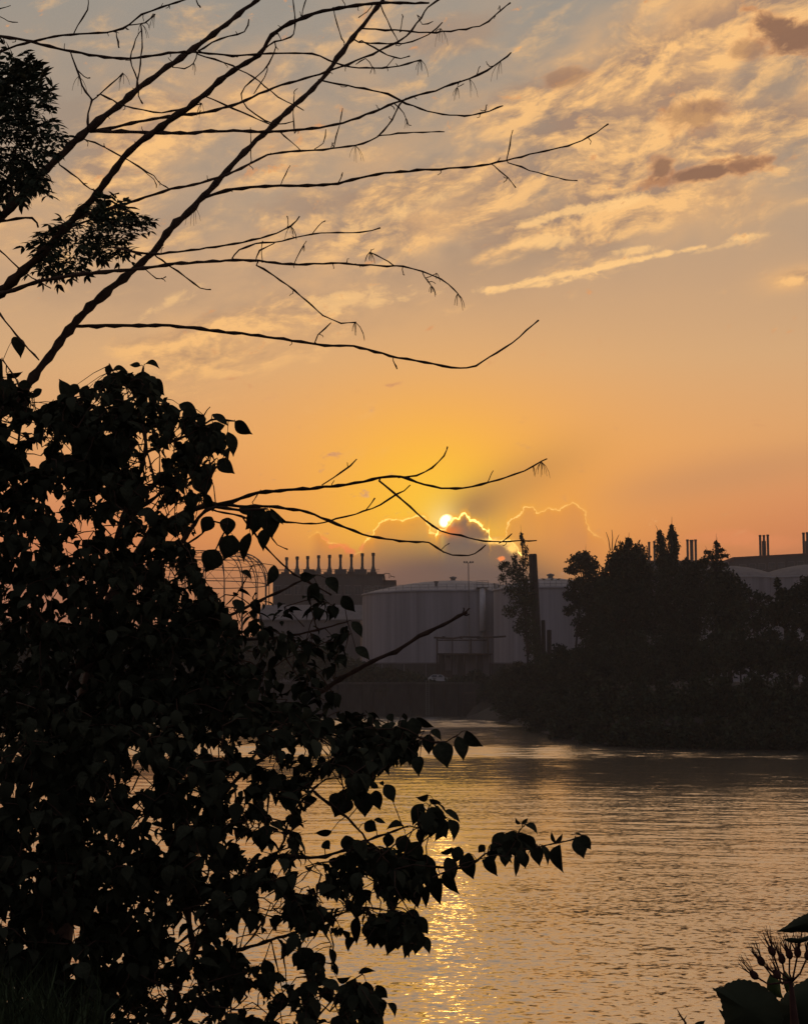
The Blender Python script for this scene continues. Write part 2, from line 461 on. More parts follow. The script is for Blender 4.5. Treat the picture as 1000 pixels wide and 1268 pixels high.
# ------------------------------------------------------------------ water
def water_mat():
    m = bpy.data.materials.new('river_water'); m.use_nodes = True
    t = m.node_tree; V.tree = t
    b = t.nodes['Principled BSDF']
    b.inputs['Base Color'].default_value = (0.055, 0.045, 0.032, 1)
    b.inputs['Roughness'].default_value = 0.13
    b.inputs['IOR'].default_value = 11.0
    b.inputs['Specular IOR Level'].default_value = 0.5
    co = t.nodes.new('ShaderNodeTexCoord')
    sp = t.nodes.new('ShaderNodeSeparateXYZ'); t.links.new(co.outputs['Object'], sp.inputs[0])
    x, y = V(sp.outputs[0]), V(sp.outputs[1])
    def nvec(sx, sy, scale, det, rough, off, dist=0.0):
        n = t.nodes.new('ShaderNodeTexNoise'); n.normalize = True
        plug(n.inputs['Vector'], vec(x * sx + y * 0.12, y * sy - x * 0.05, off))
        n.inputs['Scale'].default_value = scale; n.inputs['Detail'].default_value = det; n.inputs['Roughness'].default_value = rough
        n.inputs['Distortion'].default_value = dist
        s = t.nodes.new('ShaderNodeSeparateXYZ'); t.links.new(n.outputs[1], s.inputs[0])
        return V(s.outputs[0]) - 0.5, V(s.outputs[1]) - 0.5
    ax, ay = nvec(0.7, 1.0, 7.5, 2.5, 0.55, 0.0, 0.4)      # ripples
    bx, by = nvec(0.4, 1.0, 0.62, 2.0, 0.5, 5.0, 0.3)       # short waves
    gx, gy = nvec(0.5, 1.0, 0.035, 2.0, 0.5, 9.0)           # gusts and calm lanes
    calm = sstep(gx, -0.10, 0.10) * 0.55 + 0.55
    sx = (ax * WSX + bx * WSX * 0.3) * calm
    yy = y + gx * 30.0 + bx * 6.0 + x * 0.12
    lean = 0.012 + sstep(y, 20.0, 55.0) * 0.020 - sstep(yy, 86.0, 100.0) * 0.042 + sstep(yy, 122.0, 130.0) * 0.085 - sstep(yy, 140.0, 152.0) * 0.080 + sstep(yy, 196.0, 215.0) * 0.090
    far = 1.0 - sstep(y, 70.0, 110.0) * 0.45     # wind waves: the face towards the near bank is the steeper one
    sy = (ay * WSY + by * WSY * 0.25) * calm * far - lean
    nv = t.nodes.new('ShaderNodeVectorMath'); nv.operation = 'NORMALIZE'
    ge = t.nodes.new('ShaderNodeNewGeometry')
    ad = t.nodes.new('ShaderNodeVectorMath'); ad.operation = 'ADD'
    t.links.new(ge.outputs['Normal'], ad.inputs[0]); t.links.new(vec(sx, sy, 0.0).s, ad.inputs[1])
    t.links.new(ad.outputs[0], nv.inputs[0])
    t.links.new(nv.outputs[0], b.inputs['Normal'])
    V.tree = NT
    return m
WSX, WSY = 0.32, 0.42
def build_water():
    """one sheet: a finely waved fan in front of the bank, running out into flat water on all sides"""
    r = np.random.default_rng(11)
    nr, nc, AW = 1150, 430, 0.37
    Ys_ = 20.0 * np.exp(np.linspace(0, math.log(312 / 20.0), nr))
    th = np.linspace(-AW, AW, nc)
    Yg = np.repeat(Ys_[:, None], nc, 1); Xg = Yg * np.tan(th)[None, :]
    dy = Yg * (math.log(312 / 20.0) / nr); dx = Yg * (2 * AW / nc)
    z = np.zeros_like(Yg)
    # gusts: patches of rougher and calmer water
    gust = np.zeros_like(Yg)
    for _ in range(14):
        k = 2 * math.pi / r.uniform(14, 60); a = r.normal(0, .35)
        gust += np.sin(Xg * k * math.sin(a) * .5 + Yg * k * math.cos(a) + r.uniform(0, 6.28))
    gust = 0.85 + 0.13 * gust / 1.5; gust = np.clip(gust, .35, 1.5)
    NW = 96
    for i in range(NW):
        lam = 0.16 * (4.5 / 0.16) ** ((i + r.random()) / NW)
        a = r.normal(0.12, 0.95 if lam < 0.7 else 0.6)
        k = 2 * math.pi / lam
        kx, ky = k * math.sin(a), k * math.cos(a)
        w = np.clip((lam / np.maximum(dy * abs(math.cos(a)) + dx * abs(math.sin(a)), 1e-6) - 2.0) / 1.6, 0, 1)
        sl = (0.0085 if lam < 0.6 else .0045 if lam < 1.2 else .002) + np.clip((Yg - 45) / 100, 0, 1) * (0.008 if lam > 0.9 else 0.0)
        ph = r.uniform(0, 6.28)
        warp = 0.6 * np.sin(Xg * k * .11 + ph * 2) + 0.6 * np.sin(Yg * k * .07 + ph * 3)
        q = np.sin(kx * Xg + ky * Yg + ph + warp)
        z += w * (sl / k) * (q + .25 * np.cos(2 * (kx * Xg + ky * Yg + ph + warp)))
    z *= gust
    ex = np.clip(np.minimum(np.arange(nc), nc - 1 - np.arange(nc)) / 12.0, 0, 1)[None, :]
    ey = np.clip(np.minimum(np.arange(nr), nr - 1 - np.arange(nr)) / 10.0, 0, 1)[:, None]
    z *= ex * ey
    co = np.stack([Xg, Yg, z], -1).reshape(-1, 3)
    idx = np.arange(nr * nc).reshape(nr, nc)
    q4 = np.stack([idx[:-1, :-1], idx[:-1, 1:], idx[1:, 1:], idx[1:, :-1]], -1).reshape(-1, 4)
    n0 = len(co)
    # skirt of flat water out to the sides, behind and beyond
    rowL, rowR = idx[::25, 0], idx[::25, -1]
    if rowL[-1] != idx[-1, 0]:
        rowL = np.append(rowL, idx[-1, 0]); rowR = np.append(rowR, idx[-1, -1])
    extra = []; fs = []
    for (row, X) in ((rowL, -640.0), (rowR, 640.0)):
        b0 = n0 + len(extra)
        extra += [(X, co[i][1], 0.0) for i in row]
        for j in range(len(row) - 1):
            f_ = (row[j], row[j + 1], b0 + j + 1, b0 + j)
            fs.append(f_ if X > 0 and False else (f_ if X < 0 else f_[::-1]))
    yn, yf = co[0][1], co[-1][1]
    b0 = n0 + len(extra)
    extra += [(-640, -12, 0), (640, -12, 0), (640, yn, 0), (-640, yn, 0), (-640, yf, 0), (640, yf, 0), (640, 330, 0), (-640, 330, 0)]
    fs += [(b0, b0 + 1, b0 + 2, b0 + 3), (b0 + 4, b0 + 5, b0 + 6, b0 + 7)]
    co = np.concatenate([co, np.array(extra)]); F_ = np.concatenate([q4, np.array(fs)])
    me = bpy.data.meshes.new('water')
    me.vertices.add(len(co)); me.vertices.foreach_set('co', co.astype(np.float32).ravel())
    me.loops.add(F_.size); me.loops.foreach_set('vertex_index', F_.ravel().astype(np.int32))
    me.polygons.add(len(F_)); me.polygons.foreach_set('loop_start', np.arange(0, F_.size, 4, dtype=np.int32))
    me.polygons.foreach_set('use_smooth', np.ones(len(F_), dtype=bool))
    me.materials.append(water_mat()); me.update(calc_edges=True); me.validate()
    o = bpy.data.objects.new('water', me); COL.objects.link(o)
    return o
water = build_water(); tag(water, kind='structure')

# ------------------------------------------------------------------ ground beyond the river
GZ = 5.5
QY = 278.0
shore = [(-640, QY + .6), (12.6, QY + .6), (12.6, 268), (10.6, 262), (9.6, 250), (14.4, 226), (15.6, 200), (15.9, 178), (17.2, 154), (22, 144), (36, 139), (80, 134), (640, 128)]
def shore_d(x, y):
    best = 1e9; inside = False
    poly = shore + [(640, 1200), (-640, 1200)]
    for i in range(len(poly)):
        x0, y0 = poly[i]; x1, y1 = poly[(i + 1) % len(poly)]
        if i < len(shore) - 1:
            dx, dy = x1 - x0, y1 - y0
            tt = max(0, min(1, ((x - x0) * dx + (y - y0) * dy) / (dx * dx + dy * dy)))
            best = min(best, math.hypot(x - x0 - tt * dx, y - y0 - tt * dy))
        if (y0 > y) != (y1 > y) and x < (x1 - x0) * (y - y0) / (y1 - y0) + x0: inside = not inside
    return best if inside else -best
def ground_z(x, y):
    d = shore_d(x, y)
    w = 0.5 if x < 9 else 14.0
    if 9 <= x < 22 and y > 225: w = 14 if y < 262 else 5
    k = (d + 0.4) / w
    if k <= 0: return max(-1.8, k * w * 0.5 - 0.15)
    k = min(1, k); k = k * k * (3 - 2 * k) * 0.6 + min(1, k * 1.6) * 0.4
    wob = 0.35 * math.sin(x * .31 + y * .17) * math.sin(y * .23) if d > 1 and w > 1 else 0
    return -0.1 + (GZ + 0.1) * k + wob * k
xs = [-640, -300, -150, -90] + [-60 + 6 * i for i in range(11)] + [2 * i + 2 for i in range(24)] + [54 + 6 * i for i in range(10)] + [130, 200, 350, 640]
ys = [126 + 2 * i for i in range(75)] + [276, 277.5, 278.2, 278.65, 279.2, 280, 283, 290, 300, 320, 360, 420, 520, 700, 900]
xs = sorted(set(xs)); ys = sorted(set(ys))
gm = MB()
gm.v = [(x, y, ground_z(x, y)) for y in ys for x in xs]
nx = len(xs)
gm.f = [(j * nx + i, j * nx + i + 1, (j + 1) * nx + i + 1, (j + 1) * nx + i) for j in range(len(ys) - 1) for i in range(nx - 1)]
ground = gm.build('ground', M_earth, smooth=True); tag(ground, kind='structure')
# near bank under the viewer
def bank_z(x, y):
    return 4.35 - max(0, y - 0.5) * 0.30 - (max(0, y - 6) ** 1.5) * 0.12 + 0.08 * math.sin(x * 2.1) * math.cos(y * 1.7)
nb = MB()
bx_ = [-30 + 1.0 * i for i in range(61)]; by_ = [-8 + 0.7 * i for i in range(32)]
nb.v = [(x, y, bank_z(x, y)) for y in by_ for x in bx_]
nb.f = [(j * 61 + i, j * 61 + i + 1, (j + 1) * 61 + i + 1, (j + 1) * 61 + i) for j in range(31) for i in range(60)]
tag(nb.build('river_bank', M_earth, smooth=True), kind='structure')

# ------------------------------------------------------------------ quay and bund walls
q = thing('quay_wall', 'dark concrete quay wall of upright panels rising from the far water below the tank', 'quay wall', (-20, QY, 0))
pw = 4.2
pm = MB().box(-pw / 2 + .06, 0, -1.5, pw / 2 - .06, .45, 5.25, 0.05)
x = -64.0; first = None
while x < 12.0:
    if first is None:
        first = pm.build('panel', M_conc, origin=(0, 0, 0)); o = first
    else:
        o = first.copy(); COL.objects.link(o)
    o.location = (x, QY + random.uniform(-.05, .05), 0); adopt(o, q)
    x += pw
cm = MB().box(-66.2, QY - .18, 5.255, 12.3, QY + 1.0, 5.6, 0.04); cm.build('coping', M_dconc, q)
post = None
x = -62
while x < 12:
    if post is None:
        post = MB().tube([(0, 0, -1.5), (0, 0, 5.0)], .22, 8).build('fender_pile', M_wood); o = post
    else:
        o = post.copy(); COL.objects.link(o)
    o.location = (x + random.uniform(-.5, .5), QY - .32, random.uniform(-.5, .3)); adopt(o, q)
    x += 6.3
# sluice box and doors seen in the wall face
sl = MB().box(-1.9, -.5, 0.4, 1.9, -.07, 3.9, .06); so = sl.build('sluice_frame', M_rust, origin=(0, 0, 0)); so.location = at(585, 860, QY); so.location.z = 0; so.location.y = QY; adopt(so, q)
for i in range(4):
    b_ = MB().box(-1.6, -.62, .55 + i * .8, 1.6, -.505, 1.25 + i * .8, .03).build('plank', M_wood); b_.parent = so
lad = MB()
for s in (-.28, .28): lad.tube([(s, -.35, -.6), (s, -.35, 5.9)], .05, 6)
for i in range(18): lad.tube([(-.28, -.35, -.3 + i * .33), (.28, -.35, -.3 + i * .33)], .03, 5)
lo_ = lad.build('ladder', M_steel); lo_.location = (at(529, 850, QY).x, QY, 0); adopt(lo_, q)

b = thing('bund_wall', 'long low concrete wall with a pale coping in front of the big tank', 'wall', (0, 291, GZ))
BX0, BX1 = -12.0, 26.0
first = None
x = BX0
while x < BX1:
    if first is None:
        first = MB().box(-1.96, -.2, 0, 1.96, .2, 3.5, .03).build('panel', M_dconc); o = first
    else:
        o = first.copy(); COL.objects.link(o)
    o.location = (x + 2, 291 + random.uniform(-.03, .03), GZ - .05); adopt(o, b); x += 4.0
MB().box(BX0 - .1, 290.7, GZ + 3.455, BX1 + .1, 291.3, GZ + 3.7, .03).build('coping', M_clad2, b)

# ------------------------------------------------------------------ the big tank
def tank(name, label, px, py_rim, py_apex, Y, R, group, detail=True, rail=True, rmat=None):
    c = at(px, 800, Y); c = Vector((c.x, Y, GZ))
    hr = at(px, py_rim, Y - R).z - GZ
    ha = at(px, py_apex, Y).z - GZ
    t = thing(name, label, 'storage tank', c, group)
    MB().lathe(c, [(R, -.3), (R, hr)], 96, cap=False).build('shell', M_tank, t, True)
    MB().lathe(c, [(R + .22, hr - .32), (R + .25, hr - .05), (R + .02, hr + .02)], 96, cap=False).build('rim', M_roof, t, True)
    prof = [(R, hr + .01)]
    for i in range(1, 9):
        u = i / 8
        prof.append((R * (1 - u) + .02, hr + .01 + (ha - hr) * math.sin(u * math.pi / 2) ** 0.9))
    MB().lathe(c, prof, 96, cap=False).build('roof', rmat or M_roof, t, True)
    MB().lathe(c + Vector((0, 0, ha)), [(.5, -.2), (.5, .5), (.75, .55), (.75, .8), (.1, 1.0)], 12).build('roof_vent', M_steel, t)
    if rail:
        rm = MB(); n = 64
        for lev in (.55, 1.1):
            rm.tube([(c.x + (R - .2) * math.cos(2 * math.pi * k / n), c.y + (R - .2) * math.sin(2 * math.pi * k / n), c.z + hr + lev) for k in range(n + 1)], .03, 4, False)
        ro = rm.build('handrail', M_steel, t)
        pm_ = MB().tube([(0, 0, 0), (0, 0, 1.1)], .04, 5)
        first = None
        for k in range(n):
            if first is None: first = pm_.build('rail_post', M_steel); o = first
            else: o = first.copy(); COL.objects.link(o)
            a = 2 * math.pi * k / n
            o.location = (c.x + (R - .2) * math.cos(a), c.y + (R - .2) * math.sin(a), c.z + hr + .02); adopt(o, t)
    return t, c, hr, ha
TK, tc_, thr, tha = tank('storage_tank', 'largest pale grey storage tank, rain streaked, with the white vertical pipe', 561, 730, 719.5, 330, 19.0, 'oil storage tanks')
T2, tc2, thr2, tha2 = tank('storage_tank', 'pale storage tank behind the slender tree with birds on its rim', 682, 726, 716.5, 304, 11.0, 'oil storage tanks')
fy = tc_.y - 18.25
px_ = at(597, 800, fy).x
MB().tube([(px_, fy - .7, GZ), (px_, fy - .7, GZ + thr * .55)], .22, 10).build('riser_pipe', M_steel, TK, True)
MB().tube([(px_, fy - .75, GZ + thr * .55), (px_, fy - .75, GZ + thr + .3)], .60, 12).build('filler_pipe', M_white, TK, True)
pl = MB().box(px_ - 1.2, fy - 1.4, GZ + thr + .32, px_ + 1.2, fy + 1.2, GZ + thr + .42)
for s in (-1.15, 0, 1.15):
    pl.tube([(px_ + s, fy - 1.35, GZ + thr + .4), (px_ + s, fy - 1.35, GZ + thr + 1.7)], .05, 5)
for lv in (.9, 1.3, 1.7): pl.tube([(px_ - 1.15, fy - 1.35, GZ + thr + lv), (px_ + 1.15, fy - 1.35, GZ + thr + lv)], .04, 5)
pl.build('platform', M_steel, TK)
for (ppx, h_, r_) in ((540, 1.9, .28), (627, 1.6, .12), (612, 1.5, .10), (618, 1.1, .15), (575, .9, .14)):
    p = at(ppx, 800, fy + 3); 
    MB().lathe((p.x, fy + 3, GZ + thr), [(r_, 0), (r_, h_ * .8), (r_ * 1.7, h_ * .82), (r_ * 1.7, h_)], 8).build('vent_pipe', M_steel, TK)
tank('storage_tank', 'low domed grey tank half hidden behind trees under the red-brown roofline', 900, 713, 701, 352, 13.0, 'oil storage tanks', rail=False, rmat=M_clad2)
tank('storage_tank', 'pale domed tank at the right edge beneath the stacks', 1012, 712, 699, 350, 15.0, 'oil storage tanks', rail=False, rmat=M_clad2)

# ------------------------------------------------------------------ wharf furniture
g = at(581, 800, 290); mt = thing('light_mast', 'tall thin floodlight mast rising above the roof of the big tank', 'light mast', (g.x, 288.5, GZ))
topz = at(578, 697, 288.5).z
MB().tube([(g.x, 288.5, GZ), (g.x - .2, 288.5, topz)], [.17, .07], 8).build('pole', M_steel, mt)
MB().tube([(g.x - 1.0, 288.5, topz), (g.x + .7, 288.5, topz)], .05, 6).build('crossbar', M_steel, mt)
for dx in (-.95, -.5, .15, .6):
    MB().box(g.x + dx - .14, 288.3, topz + .02, g.x + dx + .14, 288.6, topz + .30, .03).build('floodlight', M_steel, mt)

pr = thing('pipe_gantry', 'brown steel pipe gantry on posts standing before the big tank', 'pipe gantry', (at(580, 800, 287).x, 287, GZ))
gz = at(580, 789.5, 287).z
MB().tube([at(537, 789.5, 287), at(560, 790.5, 287), at(575, 788.5, 287), at(600, 789.5, 287), at(626, 788, 287)], .17, 8).build('pipe', M_rust, pr, True)
MB().tube([at(540, 789, 287.5) + Vector((0, 0, -.55)), at(605, 789, 287.5) + Vector((0, 0, -.55))], .12, 8).build('pipe', M_rust, pr, True)
for ppx, w in ((541, .16), (560, .10), (583, .10), (604, .16)):
    p = at(ppx, 800, 287)
    MB().box(p.x - w, 286.85 + .3, GZ, p.x + w, 287.15 + .3, gz - .18).build('post', M_rust, pr)
for ppx in (549, 571, 592):
    p = at(ppx, 789.5, 287)
    MB().lathe((p.x, 287, p.z - .25), [(.28, 0), (.28, .5)], 10).build('flange', M_rust, pr)

sh = thing('loading_shed', 'dark open-fronted loading shed with flat roof behind the white car', 'shed', (at(575, 830, 285).x, 285, GZ))
x0, x1 = at(543, 830, 285).x, at(606, 830, 285).x
zt = at(570, 809, 285).z
MB().box(x0 - .4, 282.6, zt - .28, x1 + .4, 286.6, zt, .04).build('roof', M_rust, sh)
for i in range(5):
    xx = x0 + (x1 - x0) * i / 4
    MB().box(xx - .1, 282.8, GZ, xx + .1, 283.0, zt - .285).build('post', M_rust, sh)
for i in range(8):
    xa = x0 + (x1 - x0) * i / 8; xb = x0 + (x1 - x0) * (i + 1) / 8
    MB().box(xa + .03, 286.2 + .03 * (i % 2), GZ, xb - .03, 286.4, zt - .285).build('panel', M_clad2 if i % 3 else M_clad, sh)
MB().box(x0 + .3, 284.5, GZ, x0 + 2.3, 286.0, GZ + 2.2, .05).build('control_cabinet', M_rust, sh)

# white car: cab and roof seen above the quay
def car(px, py, Y):
    c = at(px, py, Y); c = Vector((c.x, Y, GZ + .0))
    t = thing('parked_car', 'small white car parked on the quay beside the shed', 'car', c)
    def shell(prof, y0, y1, inset=0.0):
        n = len(prof)
        vs = [(c.x + a, c.y + y0 + (inset if z > .95 else 0), c.z + z) for a, z in prof] + [(c.x + a, c.y + y1 - (inset if z > .95 else 0), c.z + z) for a, z in prof]
        fs = [tuple(range(n)), tuple(range(2 * n - 1, n - 1, -1))] + [(i, i + n, (i + 1) % n + n, (i + 1) % n) for i in range(n)]
        return vs, fs
    m = MB()
    m.add(*shell([(-2.0, .3), (2.0, .3), (2.05, .6), (1.95, .86), (.95, .95), (.35, 1.42), (-1.2, 1.46), (-1.85, 1.0), (-2.05, .85)], -.82, .82, .12))
    m.build('body', M_car, t)
    for (a, b_) in (((-1.5, 1.02), (-.45, 1.02)), ((-.35, 1.02), (.62, 1.02))):
        w = MB().add([(c.x + a[0], c.y - .835 + .0, c.z + 1.0), (c.x + b_[0], c.y - .835, c.z + 1.0), (c.x + b_[0] - .28 * (b_[0] > 0), c.y - .74, c.z + 1.36), (c.x + a[0] + .18, c.y - .74, c.z + 1.36),
                      (c.x + a[0], c.y - .80, c.z + 1.0), (c.x + b_[0], c.y - .80, c.z + 1.0), (c.x + b_[0] - .28 * (b_[0] > 0), c.y - .70, c.z + 1.36), (c.x + a[0] + .18, c.y - .70, c.z + 1.36)],
                     [(0, 1, 2, 3), (7, 6, 5, 4), (0, 4, 5, 1), (1, 5, 6, 2), (2, 6, 7, 3), (3, 7, 4, 0)])
        w.build('side_window', M_glass, t)
    for dx in (-1.25, 1.25):
        for dy in (-.8, .62):
            wv = MB(); wv.tube([(c.x + dx, c.y + dy, c.z + .31), (c.x + dx, c.y + dy + .18, c.z + .31)], .31, 14)
            wo_ = wv.build('wheel', M_rubber, t)
            rv = MB(); rv.tube([(c.x + dx, c.y + dy - .012, c.z + .31), (c.x + dx, c.y + dy + .19, c.z + .31)], .18, 10)
            ro = rv.build('rim', M_steel); adopt(ro, wo_)
    return t
cz = car(544, 830, 281)

# mooring posts by the slender tree
for (p0, p1, w, lab) in (((659, 686), (668, 818), .62, 'tallest dark timber post, broad and leaning, against the slender tree'),
                         ((672, 768), (674, 818), .30, 'mid height dark post close beside the tallest leaning post'),
                         ((679.5, 780), (679.5, 818), .34, 'short dark post standing alone just left of the bank trees')):
    Y = 232
    a, b_ = at(*p0, Y), at(*p1, Y); b_.z = ground_z(b_.x, Y) - .3
    o = thing('timber_post', lab, 'post', b_, 'timber posts on the far bank')
    MB().tube([b_, b_.lerp(a, .5), a - (a - b_).normalized() * .3], [w * 1.08, w, w], 8).build('shaft', M_wood, o)
    MB().tube([a - (a - b_).normalized() * .298, a], [w * 1.06, w * .9], 8).build('cap', M_wood, o)

# gulls on the tank roof edge
def gull(px, py, Y, face, lab):
    c = at(px, py, Y)
    s = 1.25
    t = thing('gull', lab, 'bird', c, 'birds perched on the tank rim')
    m = MB()
    ax = Vector((face, 0, .28)).normalized()
    pts = [c + Vector((0, 0, .22)) * s + ax * (k * s) for k in (-.30, -.22, -.08, .06, .17, .22, .27, .31)]
    m.tube(pts, [r * s for r in (.02, .05, .105, .11, .075, .065, .06, .03)], 8)
    m.build('body', M_bird, t, True)
    MB().tube([pts[-1], pts[-1] + Vector((face * .09, 0, -.02)) * s], [.018 * s, .004], 5).build('beak', M_bird, t)
    MB().add([pts[0] + Vector((0, -.03, 0)), pts[0] + Vector((0, .03, 0)), pts[0] + Vector((-face * .22, .05, -.05)) * s, pts[0] + Vector((-face * .22, -.05, -.05)) * s,
              pts[0] + Vector((0, -.03, -.02)), pts[0] + Vector((0, .03, -.02)), pts[0] + Vector((-face * .22, .05, -.065)) * s, pts[0] + Vector((-face * .22, -.05, -.065)) * s],
             [(0, 1, 2, 3), (7, 6, 5, 4), (0, 4, 5, 1), (1, 5, 6, 2), (2, 6, 7, 3), (3, 7, 4, 0)]).build('tail', M_bird, t)
    for dy in (-.04, .04):
        MB().tube([c + Vector((0, dy, .17)) * s, c + Vector((0, dy, -.03))], .014, 5).build('leg', M_bird, t)
rimY = 304 - 10.8
rz_py = 842 - (GZ + thr2 + 1.15 - 6) * 1950 / rimY
gull(672.5, rz_py - .0, rimY, -1, 'perched gull facing left, nearest the tall timber post')
gull(683, rz_py - .0, rimY, 1, 'perched gull facing right, between the other two')
gull(691, rz_py - .0, rimY + .1, 1, 'perched gull closest to the trees on the right')

# ------------------------------------------------------------------ power hall with nine stacks, left
ph = thing('power_hall', 'dark power station hall with nine slim chimneys in a row', 'power station', (at(408, 800, 425).x, 425, GZ))
Yp = 425
x0, x1 = at(338, 713, Yp).x, at(474, 713, Yp).x
zt = at(400, 713, Yp).z
MB().box(x0, Yp, GZ, x1, Yp + 22, zt).build('wall', M_clad, ph)
MB().box(x0 - .4, Yp - .4, zt + .003, x1 + .4, Yp + 22.4, zt + .5).build('roof', M_rust, ph)
xe, ze = at(489, 720, Yp).x, at(480, 720, Yp).z
MB().box(x1 + .003, Yp + 1, GZ, xe, Yp + 20, ze).build('annex', M_clad, ph)
MB().box(x1 + .003, Yp + .7, ze + .003, xe + .3, Yp + 20.3, ze + .4).build('annex_roof', M_rust, ph)
xl, zl = at(352, 722, Yp).x, at(352, 728, Yp).z
for i in range(11):
    xx = x0 + (x1 - x0) * (i + .5) / 11
    f = MB().box(xx - .9, Yp - .12, zt - 5.2, xx + .9, Yp - .003, zt - 2.6).build('window', M_steel, ph)
    for sx_ in (-.42, .42):
        pn = MB().box(xx + sx_ - .38, Yp - .16, zt - 5.0, xx + sx_ + .38, Yp - .123, zt - 2.8).build('pane', M_glass); adopt(pn, f)
tops = [(355, 690), (368, 689), (381, 688.5), (394.5, 687.5), (408, 687), (421.5, 686.5), (435, 686), (448.5, 685), (462, 684.5)]
for i, (cx_, cy_) in enumerate(tops):
    p = at(cx_, cy_, Yp + 6)
    base = (p.x, Yp + 6, zt + .5)
    H = p.z - zt - .5
    m = MB().lathe(base, [(.72, 0), (.72, 1.5), (.55, 1.75), (.36, 2.6), (.34, H - .9)], 14)
    o = m.build('chimney', M_stack, ph, False)
    c2 = MB().lathe(base, [(.35, H - .9), (.47, H - .85), (.47, H - .05), (.40, H)], 14).build('collar', M_rust); adopt(c2, o)
    if i < 8:
        pass
rj = random.Random(4)
for i in range(9):
    xx = x0 + 2 + (x1 - x0 - 4) * (i + rj.uniform(-.2, .2) + .5) / 9; hh = rj.uniform(.5, 1.6); ww = rj.uniform(.6, 1.8)
    MB().box(xx - ww, Yp + 1.2, zt + .503, xx + ww, Yp + 3.2, zt + .5 + hh, .05).build('roof_unit', M_clad if i % 2 else M_rust, ph)
for i, (a_, b_) in enumerate(((338, 352), (476, 482), (484, 488))):
    MB().tube([at(a_, 712, Yp + 2), at(a_, 706 + i * 4, Yp + 2), at(b_, 706 + i * 4, Yp + 2), at(b_, 716, Yp + 2)], .12, 6).build('duct', M_rust, ph)
cat_ = MB()
for lv in (1.5, 1.0):
    cat_.tube([(x0 + 1, Yp + 3.5, zt + .5 + lv), (x1 - 1, Yp + 3.5, zt + .5 + lv)], .05, 5)
k = x0 + 1
while k < x1 - .9:
    cat_.tube([(k, Yp + 3.5, zt + .5), (k, Yp + 3.5, zt + 2.0)], .04, 4); k += 2.2
cat_.build('roof_railing', M_steel, ph)

# sheds in front of the hall
wh = thing('warehouse', 'grey gabled warehouse between the foreground leaves and the big tank', 'warehouse', (at(385, 800, 345).x, 345, GZ))
xa, xb = at(322, 800, 345).x, at(446, 800, 345).x
ze, zr = at(380, 768, 345).z, at(380, 750, 352).z
MB().box(xa, 345, GZ, xb, 362, ze).build('wall', M_clad2, wh)
MB().add([(xa - .4, 344.5, ze - .1), (xb + .4, 344.5, ze - .1), (xb + .4, 353.5, zr), (xa - .4, 353.5, zr), (xa - .4, 362.5, ze - .1), (xb + .4, 362.5, ze - .1),
          (xa - .4, 344.5, ze + .15), (xb + .4, 344.5, ze + .15), (xb + .4, 353.5, zr + .25), (xa - .4, 353.5, zr + .25), (xa - .4, 362.5, ze + .15), (xb + .4, 362.5, ze + .15)],
         [(6, 7, 8, 9), (9, 8, 11, 10), (0, 3, 2, 1), (3, 4, 5, 2), (0, 1, 7, 6), (1, 2, 8, 7), (2, 5, 11, 8), (5, 4, 10, 11), (4, 3, 9, 10), (3, 0, 6, 9)]).build('roof', M_clad2, wh)
for s in (xa + .001, xb - .001):
    sgn = -1 if s < (xa + xb) / 2 else 1
    MB().add([(s, 345, ze), (s, 362, ze), (s, 353.5, zr - .05), (s - .2 * sgn, 345, ze), (s - .2 * sgn, 362, ze), (s - .2 * sgn, 353.5, zr - .05)], [(0, 1, 2), (5, 4, 3), (0, 3, 4, 1), (1, 4, 5, 2), (2, 5, 3, 0)]).build('gable', M_clad2, wh)
for i in range(4):
    xx = xa + (xb - xa) * (i + .5) / 4
    f = MB().box(xx - 1.7, 344.85, GZ, xx + 1.7, 344.997, GZ + 4.2).build('door', M_clad, wh)
    hd = MB().box(xx + 1.2, 344.78, GZ + 1.2, xx + 1.3, 344.847, GZ + 1.6).build('handle', M_steel); adopt(hd, f)

# skeleton dome of a gasholder
gd = thing('gasholder_frame', 'open steel gasholder frame with curved shoulder left of the nine chimneys', 'gasholder', (at(255, 800, 400).x, 400, GZ))
gc = Vector((at(252, 800, 400).x, 400, 0)); R = 80 / 1950 * 400
zs, za = at(255, 724, 400).z, at(255, 686, 400).z
nm = 20
for k in range(nm):
    a = 2 * math.pi * (k + .35) / nm
    pts = [(gc.x + R * math.cos(a), gc.y + R * math.sin(a), GZ), (gc.x + R * math.cos(a), gc.y + R * math.sin(a), zs)]
    for i in range(1, 9):
        u = i / 8 * math.pi / 2
        r = R * (0.62 + .38 * math.cos(u))
        pts.append((gc.x + r * math.cos(a), gc.y + r * math.sin(a), zs + (za - zs) * math.sin(u)))
    MB().tube(pts, .13, 5).build('column', M_rust, gd)
for (u, rr) in ((0, .12), (.35, .09), (.75, .10), (1.15, .10), (math.pi / 2, .14)):
    r = R * (0.62 + .38 * math.cos(u)); z = zs + (za - zs) * math.sin(u)
    MB().tube([(gc.x + r * math.cos(t_ / 60 * 2 * math.pi), gc.y + r * math.sin(t_ / 60 * 2 * math.pi), z) for t_ in range(61)], rr, 5, False).build('ring', M_rust, gd)
bc = MB()
for k in range(nm):
    a, a2 = 2 * math.pi * (k + .35) / nm, 2 * math.pi * (k + 1.35) / nm
    for (u1, u2) in ((0, .75), (.75, math.pi / 2)):
        p = [(gc.x + R * (0.62 + .38 * math.cos(u)) * math.cos(b_), gc.y + R * (0.62 + .38 * math.cos(u)) * math.sin(b_), zs + (za - zs) * math.sin(u)) for u, b_ in ((u1, a), (u2, a2))]
        bc.tube(p, .05, 4)
bc.build('bracing', M_rust, gd)

